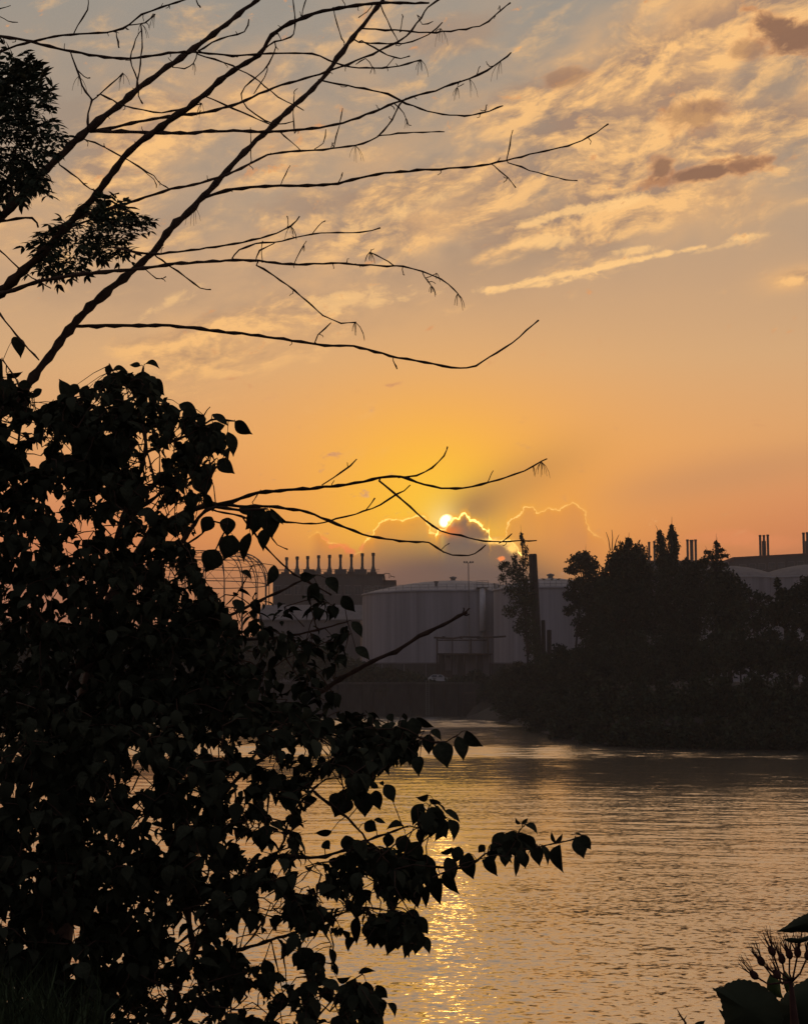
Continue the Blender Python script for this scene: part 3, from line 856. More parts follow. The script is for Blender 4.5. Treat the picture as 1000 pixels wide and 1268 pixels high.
# ------------------------------------------------------------------ long works building with grouped stacks, right
wb = thing('works_building', 'long flat works building with red-brown roof edge and clustered stacks', 'factory', (at(905, 800, 440).x, 440, GZ))
Yw = 440
xa, xb = at(790, 700, Yw).x, at(1080, 700, Yw).x
za_, zb_ = at(905, 692, Yw).z, at(1000, 687, Yw).z
xm = at(908, 700, Yw).x
zl_ = at(890, 696, Yw).z
MB().box(xa, Yw, GZ, xm, Yw + 25, zl_).build('wall', M_clad, wb)
MB().box(xa - .3, Yw - .3, zl_ + .003, xm - .1, Yw + 25.3, zl_ + .4).build('roof', M_redroof, wb)
sl_ = (zb_ - za_) / (at(1000, 690, Yw).x - xm)
zx = lambda xx: za_ + sl_ * (xx - xm)
MB().add([(xm, Yw, GZ), (xb, Yw, GZ), (xb, Yw, zx(xb)), (xm, Yw, zx(xm)), (xm, Yw + 25, GZ), (xb, Yw + 25, GZ), (xb, Yw + 25, zx(xb)), (xm, Yw + 25, zx(xm))],
         [(0, 1, 2, 3), (7, 6, 5, 4), (0, 4, 5, 1), (1, 5, 6, 2), (2, 6, 7, 3), (3, 7, 4, 0)]).build('wall', M_clad, wb)
MB().add([(xm - .3, Yw - .35, zx(xm) + .003), (xb, Yw - .35, zx(xb) + .003), (xb, Yw - .35, zx(xb) + .45), (xm - .3, Yw - .35, zx(xm) + .45),
          (xm - .3, Yw + 25, zx(xm) + .003), (xb, Yw + 25, zx(xb) + .003), (xb, Yw + 25, zx(xb) + .45), (xm - .3, Yw + 25, zx(xm) + .45)],
         [(0, 1, 2, 3), (7, 6, 5, 4), (0, 4, 5, 1), (1, 5, 6, 2), (2, 6, 7, 3), (3, 7, 4, 0)]).build('roof', M_redroof, wb)
for i in range(9):
    xx = xm + 1.5 + i * 2.7
    f = MB().box(xx, Yw - .12, zx(xx) - 3.4, xx + 1.9, Yw - .003, zx(xx) - 1.6).build('window', M_steel, wb)
    pn = MB().box(xx + .12, Yw - .16, zx(xx) - 3.25, xx + 1.78, Yw - .123, zx(xx) - 1.75).build('pane', M_glass); adopt(pn, f)
for (ppx, ptop, w) in ((803, 671, .32), (809.5, 670, .32), (850.5, 668, .34), (855.5, 668.5, .5), (860.5, 668, .34), (940.3, 662.5, .34), (945, 662.5, .33), (949.8, 662, .34), (994, 659.5, .36), (998.6, 659, .36), (1003, 659, .36)):
    p = at(ppx, ptop, Yw + 8); zb0 = (zl_ if ppx < 905 else zx(p.x)) + .4
    m = MB().lathe((p.x, Yw + 8, zb0), [(w * 1.25, 0), (w * 1.25, .6), (w, .8), (w, p.z - zb0 - .5)], 12)
    o = m.build('chimney', M_stack, wb)
    c2 = MB().lathe((p.x, Yw + 8, zb0), [(w * 1.02, p.z - zb0 - .5), (w * 1.2, p.z - zb0 - .45), (w * 1.2, p.z - zb0)], 12).build('collar', M_rust); adopt(c2, o)
for ppx in (945, 998.6):
    p = at(ppx, 670, Yw + 9.5); zb0 = zx(p.x) + .4
    MB().lathe((p.x, Yw + 9.5, zb0), [(.62, 0), (.62, at(ppx, 670, Yw + 9.5).z - zb0)], 12).build('chimney', M_clad, wb)

# ------------------------------------------------------------------ trees and bushes on the far banks
rng = np.random.default_rng(5)
def leaf_cloud(lobes, size, dens, tilt=1.0):
    """lobes: (centre, (rx, ry, rz)); many small bent leaf clumps through each lobe's volume"""
    vs, fs = [], []
    for c, r in lobes:
        vol = 4.19 * r[0] * r[1] * r[2]
        n = int(max(120, min(4200, 6.5 * dens * (r[0] * r[2] * 3.14) / (size * size))))
        d = rng.normal(size=(n, 3)); d /= np.linalg.norm(d, axis=1)[:, None]
        rad = rng.random(n) ** 0.42
        # ragged edge: push some clumps out along a noise of direction
        rag = 1 + 0.22 * np.sin(d[:, 0] * 7 + c[0]) * np.sin(d[:, 2] * 6 + c[2] * 1.7) + rng.normal(size=n) * .10
        p = np.array(c) + d * (rad * rag)[:, None] * np.array(r)
        S = size * rng.uniform(.5, 1.35, n)[:, None]
        a = rng.normal(size=(n, 3)); a /= np.linalg.norm(a, axis=1)[:, None]
        b_ = np.cross(a, rng.normal(size=(n, 3))); b_ /= np.linalg.norm(b_, axis=1)[:, None]
        q = np.stack([p - a * S * .5, p + b_ * S * .32, p + a * S * .62, p - b_ * S * .34 + a * S * .05], 1).reshape(-1, 3)
        i0 = len(vs)
        vs += q.tolist()
        fs += (np.arange(n)[:, None] * 4 + np.arange(4) + i0).tolist()
    return vs, fs

def px_lobes(lob, Y, deep=0.8):
    out = []
    for (px, py, rx, ry) in lob:
        c = at(px, py, Y + rng.uniform(-.6, .6)); k = Y / 1950.0
        out.append((tuple(c), (rx * k, max(rx, ry * .6) * k * deep, ry * k)))
    return out

def tree(name, label, cat, base_px, Y, lob, group, size=.42, dens=2.6, m=None, trunk=.22, bare=None):
    L = px_lobes(lob, Y)
    bx0 = at(base_px, 800, Y).x
    bz = ground_z(bx0, Y) - .2
    t = thing(name, label, cat, (bx0, Y, bz), group)
    vs, fs = leaf_cloud(L, size, dens)
    MB().add(vs, fs).build('crown', m or M_fol, t)
    topc = max(L, key=lambda q: q[0][2] + q[1][2] * .3)
    tp = Vector(topc[0]); b0 = Vector((bx0, Y, bz))
    pts = [b0.lerp(tp, u) + Vector((math.sin(u * 5 + base_px) * .12 * u, 0, 0)) for u in (0, .12, .3, .5, .7, .88, 1.0)]
    MB().tube(pts, [trunk * w for w in (1.25, 1.0, .85, .68, .48, .3, .12)], 8).build('trunk', M_bark, t, True)
    for c, r in L:
        c = Vector(c)
        u = max(.15, min(.8, ((c.z - r[2] * .6) - b0.z) / max(.5, tp.z - b0.z)))
        s = b0.lerp(tp, u)
        if (c - s).length < .5: continue
        MB().tube([s, s.lerp(c, .5) + Vector((0, 0, .15 * (c - s).length * .5)), c, c + (c - s) * .35], [trunk * .42, trunk * .3, trunk * .16, trunk * .05], 6).build('limb', M_bark, t, True)
    if bare:
        for (pts_) in bare:
            MB().tube([at(*p, Y) for p in pts_], [.07, .05, .03, .02][:len(pts_)], 5).build('twig', M_bark, t)
    return t
GT = 'trees on the far bank'
tree('slender_tree', 'slender open tree in front of the big tank beside the tall timber post', 'tree', 656, 228,
     [(641, 714, 14.3, 12.5), (633, 707, 11.7, 7.5), (651, 728, 11.7, 15.0), (636, 731, 14.3, 10.0), (644, 745, 14.3, 12.5), (655, 748, 10.4, 17.5), (632, 757, 11.7, 8.8), (650, 768, 13.0, 12.5), (643, 778, 9.1, 8.8),
      (657, 785, 11.7, 18.8), (660, 803, 11.7, 12.5), (621, 702, 5.2, 6.2), (626, 698, 6.5, 3.8), (637, 695, 3.9, 11.2), (651, 684, 3.4, 11.2), (647, 672, 2.9, 7.5), (645, 664, 2.1, 5.0), (648, 697, 6.5, 7.5), (622, 716, 6.5, 6.2)],
     GT, .30, 1.25, M_fol2, .2)
tree('broadleaf_tree', 'rounded tree at the left end of the right bank trees, over the tank', 'tree', 706, 208,
     [(716, 694, 14, 9), (728, 700, 13, 14), (709, 706, 11, 7), (735, 722, 15, 22), (716, 724, 15, 10), (706, 737, 10, 8), (722, 745, 17, 14), (704, 756, 8, 7), (738, 755, 14, 24), (722, 775, 14, 18), (735, 800, 18, 20), (724, 686, 5, 4), (740, 778, 14, 18), (744, 730, 9, 14)], GT, .36, 2.6, M_fol, .18)
tree('broadleaf_tree', 'tall broad dark tree with bare twigs poking from its top', 'tree', 775, 192,
     [(772, 684, 11, 14), (760, 696, 11, 16), (789, 690, 13, 18), (775, 710, 22, 22), (755, 720, 12, 20), (797, 715, 15, 26), (770, 745, 25, 30), (795, 760, 22, 30), (755, 770, 18, 24), (778, 672, 5, 6), (752, 745, 18, 26), (785, 735, 24, 26), (748, 790, 22, 26), (775, 790, 26, 26)], GT, .36, 3.2, M_fol, .34,
     bare=[[(755, 682), (753, 668), (750, 659)], [(757, 682), (758, 666), (757, 656)], [(759, 682), (763, 668), (766, 662)]])
tree('poplar_tree', 'narrow twin-topped poplar, highest of the right bank trees', 'poplar', 826, 197,
     [(831.5, 664, 6.5, 12), (834, 678, 7, 14), (817, 674, 6.5, 15), (819, 690, 8, 16), (832, 695, 8, 16), (826, 715, 16, 24), (824, 745, 18, 28), (826, 775, 18, 26), (831, 653.5, 2.6, 4.5), (816, 661, 3, 5)], GT, .32, 3.2, M_fol2, .3)
tree('broadleaf_tree', 'dark spreading tree below the pair of stacks right of the poplar', 'tree', 858, 190,
     [(855, 712, 18, 16), (845, 730, 17, 20), (872, 730, 18, 18), (858, 755, 25, 26), (868, 700, 8, 8), (850, 700, 8, 9), (848, 780, 24, 24)], GT, .36, 3.0, M_fol, .28)
tree('pine_tree', 'flat-topped pine with tiered ragged crown against the orange sky', 'pine', 884, 186,
     [(884, 690, 11, 5), (876, 684, 7, 3), (890, 682, 8, 3.5), (887, 676, 4, 4), (896, 688, 7, 3), (872, 694, 7, 4), (890, 700, 12, 5), (882, 712, 11, 10), (886, 672.5, 2, 2.5)], GT, .28, 2.4, M_fol, .2)
tree('broadleaf_tree', 'rounded tree just below the flat-topped pine', 'tree', 903, 182,
     [(898, 716, 16, 12), (910, 730, 17, 15), (890, 735, 18, 18), (915, 748, 14, 14), (900, 765, 28, 26)], GT, .34, 3.0, M_fol, .26)
tree('broadleaf_tree', 'small sparse tree in the dip before the domed tank', 'tree', 940, 176,
     [(938, 738, 10, 6), (930, 748, 10, 8), (945, 752, 10, 9), (936, 770, 22, 18), (952, 741, 5, 4), (926, 734, 5, 5)], GT, .30, 2.0, M_fol, .16)
tree('broadleaf_tree', 'dark tree filling the right edge below the stacks', 'tree', 985, 170,
     [(985, 738, 18, 14), (968, 736, 9, 9), (1000, 728, 14, 16), (1015, 735, 20, 24), (962, 722, 4, 8), (975, 760, 26, 22), (1010, 770, 26, 26), (958, 757, 14, 12)], GT, .34, 3.0, M_fol, .28)

GB = 'bushes along the right bank'
spots = []
for i, (bx, by, rx, ry, Y) in enumerate([(640, 838, 22, 20, 236), (668, 830, 24, 22, 222), (697, 822, 24, 26, 205), (726, 826, 26, 28, 196), (756, 815, 28, 30, 188), (788, 812, 28, 30, 182),
                                         (820, 812, 28, 30, 180), (852, 812, 28, 28, 178), (884, 806, 28, 28, 172), (916, 802, 28, 26, 168), (948, 804, 26, 26, 166), (980, 806, 28, 26, 164), (1012, 806, 28, 26, 162),
                                         (630, 868, 20, 16, 232), (658, 868, 24, 22, 206), (690, 872, 26, 28, 184), (722, 876, 26, 30, 168), (756, 874, 28, 34, 160), (790, 872, 28, 36, 154),
                                         (826, 874, 30, 36, 151), (862, 870, 30, 38, 149), (898, 872, 30, 38, 147), (934, 870, 30, 40, 145), (970, 872, 30, 40, 143.5), (1006, 872, 30, 40, 142.5),
                                         (604, 858, 14, 22, 262), (620, 848, 16, 24, 258), (622, 882, 14, 7, 247), (646, 886, 20, 12, 226), (674, 895, 22, 16, 186), (704, 900, 24, 20, 163), (738, 904, 24, 19, 152), (772, 906, 24, 20, 146.5), (808, 907, 26, 20, 143.5), (846, 907, 26, 21, 142), (884, 907, 26, 22, 140.8), (922, 907, 26, 22, 139.8), (960, 907, 26, 22, 139), (1000, 907, 28, 22, 138.4)]):
    spots.append((bx, by, rx, ry, Y))
blab = ['tufted low bush nearest the leaning timber post', 'dense dark bush at the foot of the slender tree', 'bush under the rounded tree at the left end of the bank', 'dark bush between the rounded tree and the tall broad tree',
        'dark bush under the tall broad tree', 'dark bush left of the poplar foot', 'dark bush right at the poplar foot', 'dark bush under the spreading tree beside the poplar', 'dark bush beneath the flat-topped pine',
        'dark bush below the small sparse tree', 'dark bush right of the small sparse tree', 'upper dark bush below the right edge tree', 'upper dark bush cut by the right edge of the photo',
        'lowest bush at the left tip of the right bank', 'waterside bush second from the left tip of the right bank', 'waterside bush below the timber posts', 'waterside bush beneath the rounded tree',
        'waterside bush beneath the tall broad tree', 'waterside bush left of below the poplar', 'waterside bush straight below the poplar', 'waterside bush right of below the poplar', 'waterside bush straight below the flat-topped pine',
        'waterside bush below the dip by the domed tank', 'waterside bush left of the one at the right edge', 'waterside bush cut by the right edge of the photo',
        'dark growth on the slope beside the end of the quay', 'dark bush between the quay slope and the slender tree', 'low growth on the pointed tip of the spit by the water', 'low overhanging growth just right of the tip of the spit', 'overhanging shore bush under the timber posts', 'overhanging shore bush under the rounded tree', 'overhanging shore bush under the tall broad tree, left part',
        'overhanging shore bush under the tall broad tree, right part', 'overhanging shore bush below and left of the poplar', 'overhanging shore bush below and right of the poplar', 'overhanging shore bush below the flat-topped pine', 'overhanging shore bush below the dip by the domed tank',
        'overhanging shore bush second from the right edge', 'overhanging shore bush cut by the right edge at the waterline']
for (bx, by, rx, ry, Y), lb in zip(spots, blab):
    lob = [(bx, by, rx * .8, ry * .8), (bx - rx * .5, by + ry * .3, rx * .6, ry * .7), (bx + rx * .5, by + ry * .25, rx * .6, ry * .7), (bx + rng.uniform(-8, 8), by - ry * .6, rx * .4, ry * .4), (bx, by + ry * .75, rx * .8, ry * .6)]
    tree('bank_bush', lb, 'bush', bx, Y, lob, GB, .40, 2.4, M_fol, .10)
GL = 'bushes on the left far bank'
llab = ['far bank bush at the left edge behind the foreground leaves', 'second far bank bush from the left edge, behind leaves', 'far bank bush below the gasholder frame', 'far bank bush right of below the gasholder frame', 'far bank bush before the warehouse doors',
        'far bank bush at the warehouse corner', 'low far bank bush left of the white car', 'lowest far bank bush beside the broken bare stick', 'scrubby bush on the quay edge just left of the white car', 'small scrub spilling over the quay edge below the white car', 'scrubby bush on the quay edge in front of the loading shed', 'scrubby bush at the right end of the quay by the shed', 'scrub hanging over the quay wall left of the ladder']
for (bx, by, rx, ry, Y), lb in zip([(20, 800, 50, 45, 292), (100, 805, 50, 40, 290), (180, 808, 48, 38, 292), (255, 812, 46, 36, 289), (325, 806, 42, 34, 291), (392, 815, 36, 26, 288), (440, 828, 28, 15, 284), (480, 834, 24, 11, 282), (508, 838, 15, 9, 280.5), (530, 845, 13, 6, 279.6), (566, 842, 15, 8, 279.8), (590, 838, 13, 11, 281), (470, 850, 20, 8, 279.4)], llab):
    lob = [(bx, by, rx * .8, ry * .8), (bx - rx * .5, by + ry * .3, rx * .6, ry * .7), (bx + rx * .5, by + ry * .25, rx * .6, ry * .7), (bx, by + ry * .75, rx * .9, ry * .5)]
    tree('bank_bush', lb, 'bush', bx, Y, lob, GL, .6, 2.4, M_fol, .12)
# ------------------------------------------------------------------ foreground materials
M_leaf = mat('shrub_leaf', (0.042, 0.045, 0.027), 0.95, 0.3, 6.0, spec=0.0, island=0.35)
M_leaf2 = mat('ash_leaflet', (0.040, 0.050, 0.026), 0.75, 0.3, 8.0, spec=0.12, island=0.35)
M_twig = mat('twig_bark', (0.085, 0.052, 0.034), 0.9, 0.35, 30.0, 0.002, spec=0.15)
M_stem = mat('red_stem', (0.075, 0.032, 0.022), 0.8, 0.3, 40.0, spec=0.2)
M_hyd = mat('broad_leaf', (0.040, 0.047, 0.024), 0.85, 0.25, 12.0, spec=0.15)
M_hyd2 = mat('young_leaf', (0.085, 0.12, 0.035), 0.7, 0.25, 12.0, spec=0.15)
M_dry = mat('dry_tassel', (0.11, 0.075, 0.045), 0.9, 0.3, 30.0)
M_grass = mat('bank_grass', (0.05, 0.065, 0.028), 0.9, 0.3, 5.0, island=0.3, spec=0.1)

def smooth_px(pts, step=9.0):
    """Catmull-Rom through (x, y) pixel points"""
    if len(pts) < 3:
        (x0, y0), (x1, y1) = pts
        n = max(2, int(math.hypot(x1 - x0, y1 - y0) / step))
        return [(x0 + (x1 - x0) * i / n, y0 + (y1 - y0) * i / n) for i in range(n + 1)]
    out = []
    P = [pts[0]] + list(pts) + [pts[-1]]
    for i in range(1, len(P) - 2):
        p0, p1, p2, p3 = P[i - 1], P[i], P[i + 1], P[i + 2]
        n = max(2, int(math.hypot(p2[0] - p1[0], p2[1] - p1[1]) / step))
        for k in range(n):
            u = k / n
            out.append(tuple(0.5 * (2 * p1[j] + (p2[j] - p0[j]) * u + (2 * p0[j] - 5 * p1[j] + 4 * p2[j] - p3[j]) * u * u + (3 * p1[j] - p0[j] - 3 * p2[j] + p3[j]) * u ** 3) for j in (0, 1)))
    out.append(tuple(pts[-1]))
    return out

class Skel:
    """branches drawn as outlines of a real, three dimensional skeleton: each starts at its parent's depth and runs off at its own slope"""
    def __init__(s, Y0): s.Y0 = Y0; s.pts = []       # (px, py, Y, part)
    def depth(s, p):
        if not s.pts: return s.Y0, None
        q = min(s.pts, key=lambda q: (q[0] - p[0]) ** 2 + (q[1] - p[1]) ** 2)
        return q[2], q[3]
    def branch(s, pts, w0, w1, name, mat_, root, slope=None, sub=False, knob=True, Y=None, n=7):
        P = smooth_px(pts)
        par = None
        if Y is None:
            Y, par = s.depth(P[0])
            if s.pts:      # start inside the wood it grows from
                q = min(s.pts, key=lambda q: (q[0] - P[0][0]) ** 2 + (q[1] - P[0][1]) ** 2)
                if 0.5 < math.hypot(q[0] - P[0][0], q[1] - P[0][1]) < 22: P = [(q[0], q[1])] + P
        if slope is None: slope = random.uniform(-.0028, .0028)
        L = 0.0; vs = []; rs = []; rec = []
        tot = sum(math.hypot(P[i + 1][0] - P[i][0], P[i + 1][1] - P[i][1]) for i in range(len(P) - 1))
        nxt = random.uniform(8, 26)
        for i, p in enumerate(P):
            if i: L += math.hypot(p[0] - P[i - 1][0], p[1] - P[i - 1][1])
            yy = Y + slope * L
            w = (w0 + (w1 - w0) * (L / tot) ** .9) * .82
            if knob and L > nxt:
                w = w * random.uniform(1.15, 1.6) + .3; nxt = L + random.uniform(9, 26)
            jx, jy = random.uniform(-.7, .7), random.uniform(-.7, .7)
            vs.append(at(p[0] + jx, p[1] + jy, yy)); rs.append(max(.25, w * .5) * yy / 1950.0)
            rec.append((p[0], p[1], yy))
        m = MB().tube(vs, rs, n)
        o = m.build(name, mat_, None, True)
        if sub and par is not None:
            adopt(o, par)
            owner = par
        else:
            adopt(o, root); owner = o
        s.pts += [(*r, owner) for r in rec]
        return o

# ------------------------------------------------------------------ bare ash tree, upper left
TY = 5.2
tb = Vector((at(-230, 1500, TY).x, TY, 0)); tb.z = bank_z(tb.x, TY) - .1
ash = thing('bare_ash_tree', 'mostly bare ash tree whose long dead branches reach across the upper sky', 'tree', tb)
sk = Skel(TY)
tr = MB().tube([tb, at(-222, 1500, TY), at(-205, 1000, TY), at(-185, 760, TY), at(-160, 620, TY), at(-140, 500, TY), at(-120, 400, TY), at(-116, 380, TY)], [.16, .11, .095, .085, .07, .055, .04, .03], 10)
tro = tr.build('trunk', M_twig, ash, True)
sk.pts = [(-222, 1500, TY, tro), (-185, 760, TY, tro), (-172, 690, TY, tro), (-160, 620, TY, tro), (-140, 500, TY, tro), (-120, 400, TY, tro)]
def B(pts, w0, w1, **k): return sk.branch(pts, w0, w1, 'branch', M_twig, ash, **k)
def T(pts, w0, w1, **k): return sk.branch(pts, w0, w1, 'twig', M_twig, ash, sub=True, **k)
B([(-120, 400), (-60, 320), (0, 270), (64, 204), (108, 162), (160, 120), (192, 94), (240, 60), (280, 30), (318, 0), (352, -28)], 15, 5, slope=.0004, n=9)
B([(-140, 500), (-70, 425), (0, 362), (48, 318), (76, 288), (120, 240), (160, 188), (192, 162), (240, 128), (280, 94), (320, 68), (336, 44), (360, 28), (400, 14), (462, 4), (521, 4), (531, 3)], 16, 3, slope=-.0006, n=9)
B([(-172, 690), (-80, 590), (0, 515), (32, 480), (96, 396), (132, 362), (188, 314), (212, 282), (240, 256), (288, 204), (332, 160), (372, 124), (400, 96), (431, 54), (471, 4), (482, -12)], 15, 5, slope=.0009, n=9)
# secondary branches
B([(116, 162), (180, 164), (224, 165), (280, 162), (340, 163), (404, 157), (453, 142), (498, 124), (539, 112), (570, 101), (602, 88), (633, 65)], 5.2, 2.2)
B([(112, 163), (136, 159), (172, 151), (208, 145), (256, 138), (296, 128), (340, 108), (395, 92), (440, 76), (480, 58), (503, 45), (521, 22), (530, 9), (548, -4)], 4.6, 2.2)
B([(-70, 30), (0, 44), (32, 50), (80, 62), (120, 69), (160, 72), (200, 67), (240, 64), (288, 69), (344, 66), (386, 67), (426, 81), (462, 84), (494, 82), (521, 74)], 4.5, 2.0)
B([(-70, 95), (0, 65), (40, 51), (88, 43), (140, 39), (160, 30), (176, 18), (200, 9), (228, 0), (250, -8)], 3.8, 2.2)
B([(62, 285), (110, 265), (152, 254), (180, 244), (212, 234), (240, 229), (280, 216), (308, 204), (332, 192), (360, 187), (400, 185), (440, 180), (467, 169), (485, 148), (494, 130), (503, 121)], 4.6, 2.0)
B([(256, 244), (280, 236), (320, 231), (348, 230), (400, 229), (418, 227), (467, 216), (516, 211), (566, 208), (616, 201), (665, 189), (710, 178), (737, 164), (753, 153)], 4.6, 1.8)
B([(395, 99), (440, 108), (480, 116), (503, 128), (539, 140), (584, 143), (622, 131)], 2.8, 1.8)
B([(449, 36), (498, 38), (539, 40), (593, 32), (620, 13), (631, 4)], 2.8, 1.8)
B([(444, 52), (498, 54), (530, 43), (548, 27)], 2.4, 1.7)
B([(-60, 372), (0, 364), (52, 348), (104, 339), (160, 334), (216, 327), (280, 323), (320, 323), (360, 327), (410, 326), (466, 329), (498, 330), (522, 336), (546, 346), (562, 358), (569, 368)], 6.4, 1.6)
B([(140, 306), (180, 314), (220, 312), (256, 307), (300, 300), (332, 292), (360, 280), (371, 268)], 3.6, 2.0)
B([(288, 320), (296, 310), (316, 302), (340, 300), (386, 290), (418, 288), (446, 288), (470, 282)], 2.4, 1.7)
B([(96, 404), (172, 403), (220, 404), (280, 411), (340, 418), (402, 428), (438, 429), (482, 440), (526, 449), (578, 456), (606, 442), (626, 430), (666, 397)], 5.6, 2.0)
B([(318, 328), (340, 342), (372, 366), (400, 390), (422, 400), (440, 399)], 2.4, 1.5)
# twigs
for pts, w0, w1 in [
    ([(92, 42), (96, 32), (108, 12), (110, -2)], 2.0, 1.5), ([(144, 40), (146, 52), (148, 59)], 1.6, 2.4), ([(160, 31), (180, 28), (192, 18)], 2.0, 1.4),
    ([(87, 62), (94, 84), (106, 114), (114, 124), (110, 140), (109, 160)], 2.2, 2.8), ([(94, 84), (104, 95), (112, 97)], 2.0, 1.5), ([(114, 124), (136, 106), (153, 91)], 2.4, 1.6),
    ([(124, 116), (140, 124), (156, 132), (200, 139), (232, 133), (250, 128)], 2.2, 2.0), ([(175, 29), (176, 50), (174, 80), (169, 108), (165, 116)], 1.8, 2.2), ([(172, 40), (165, 58), (162, 73), (170, 100), (172, 118), (177, 128)], 1.5, 2.0),
    ([(244, 66), (240, 78), (228, 85), (214, 83)], 2.0, 1.5), ([(246, 68), (288, 82), (320, 100), (344, 120), (376, 136)], 2.3, 1.5), ([(246, 63), (272, 48), (302, 39), (308, 24)], 2.6, 1.8),
    ([(328, 60), (340, 52), (360, 46), (365, 36), (363, 0), (362, -8)], 2.4, 1.6), ([(338, 46), (344, 42), (348, 50)], 1.5, 1.2), ([(374, 24), (374, 14), (380, -4)], 1.8, 1.4),
    ([(256, 120), (288, 134), (320, 148), (336, 155)], 2.2, 1.5), ([(341, 58), (333, 80), (304, 108), (299, 124), (316, 142), (340, 154), (364, 150)], 2.0, 1.4), ([(331, 80), (328, 96), (314, 116)], 1.8, 1.3),
    ([(120, 239), (135, 242), (148, 239)], 2.4, 1.6), ([(107, 173), (130, 182), (152, 194), (190, 218), (200, 229), (210, 233)], 2.2, 1.4), ([(152, 194), (168, 204), (190, 222), (194, 233)], 1.4, 1.2),
    ([(74, 204), (96, 220), (112, 234), (124, 238)], 2.2, 1.6),
    ([(467, 169), (503, 164), (550, 163)], 2.0, 1.4), ([(627, 199), (631, 180), (634, 161)], 2.0, 1.4), ([(629, 201), (665, 214), (700, 222), (714, 224)], 1.9, 1.4), ([(611, 205), (628, 220), (638, 232)], 1.5, 1.2),
    ([(727, 170), (731, 175), (730, 179)], 1.6, 1.1), ([(447, 50), (480, 68), (496, 72), (507, 69)], 2.2, 1.6), ([(471, 6), (485, 36), (494, 54)], 1.8, 1.3), ([(413, 9), (420, 40), (426, 52)], 1.7, 1.4),
    ([(476, 2), (500, 5), (524, 4)], 2.0, 1.5), ([(365, 165), (363, 140), (364, 116)], 1.6, 1.2), ([(346, 163), (360, 176), (373, 187)], 1.8, 1.2), ([(311, 200), (311, 180), (310, 158)], 1.5, 1.1),
    ([(347, 229), (354, 216), (359, 205)], 1.5, 1.2), ([(413, 181), (420, 155), (424, 134)], 1.4, 1.1), ([(418, 227), (422, 220), (424, 214)], 1.8, 1.3), ([(390, 184), (400, 178), (404, 160)], 1.5, 1.1),
    ([(495, 40), (498, 25), (498, 18)], 1.6, 1.2), ([(487, 127), (500, 140), (504, 152), (509, 155)], 1.7, 1.2), ([(570, 100), (566, 108), (574, 104)], 1.8, 1.3), ([(590, 93), (592, 85), (594, 82)], 1.5, 1.2),
    ([(600, 140), (602, 131), (603, 130)], 1.4, 1.2), ([(516, 18), (523, 30), (536, 27)], 1.5, 1.2), ([(460, 82), (452, 72), (440, 80)], 1.6, 1.2), ([(478, 82), (484, 77), (487, 72)], 1.5, 1.2),
    ([(486, 328), (474, 320), (458, 312)], 2.2, 1.4), ([(522, 336), (526, 344), (534, 354)], 1.8, 1.2), ([(530, 343), (536, 341), (540, 338)], 1.5, 1.2), ([(385, 291), (394, 280), (403, 273)], 1.7, 1.2),
    ([(316, 324), (322, 310), (340, 301)], 2.0, 1.6), ([(364, 326), (372, 310), (379, 298)], 1.6, 1.2), ([(194, 318), (220, 336), (248, 356), (261, 358)], 2.4, 1.6), ([(182, 336), (194, 345), (205, 343)], 1.7, 1.3),
    ([(390, 424), (394, 414), (410, 400)], 2.2, 1.5), ([(486, 443), (488, 450), (491, 457)], 1.4, 1.8), ([(325, 325), (324, 315), (325, 298)], 1.5, 1.1), ([(356, 281), (357, 275), (356, 268)], 1.5, 1.2),
    ([(-30, 350), (0, 388), (20, 414), (48, 446)], 2.8, 2.2), ([(-20, 292), (0, 310), (32, 338), (63, 357)], 2.4, 1.8), ([(-20, 274), (0, 274), (40, 270), (48, 282)], 4.0, 3.0),
    ([(-30, 18), (0, 11), (13, 7)], 1.6, 1.2), ([(-30, 8), (0, 20), (10, 26), (22, 27)], 1.8, 1.3), ([(243, 0), (246, 6), (248, 9)], 1.4, 2.6), ([(498, 330), (499, 338), (500, 341)], 1.6, 1.2),
    ([(412, 327), (413, 331), (413, 333)], 1.5, 1.1), ([(462, 4), (455, 14), (444, 22)], 1.6, 1.2), ([(428, 8), (424, 0), (422, -6)], 1.6, 1.2), ([(190, 18), (186, 22), (181, 27)], 1.4, 1.1)]:
    T(pts, w0, w1)
# short spurs along the limbs
for _ in range(120):
    p = random.choice([q for q in sk.pts if 20 < q[0] < 640 and q[1] > 5])
    a = random.uniform(0, 2 * math.pi); l = random.uniform(4, 9)
    T([(p[0], p[1]), (p[0] + math.cos(a) * l * .5, p[1] + math.sin(a) * l * .5), (p[0] + math.cos(a + .3) * l, p[1] + math.sin(a + .3) * l)], 1.6, 1.0, knob=False, n=5)
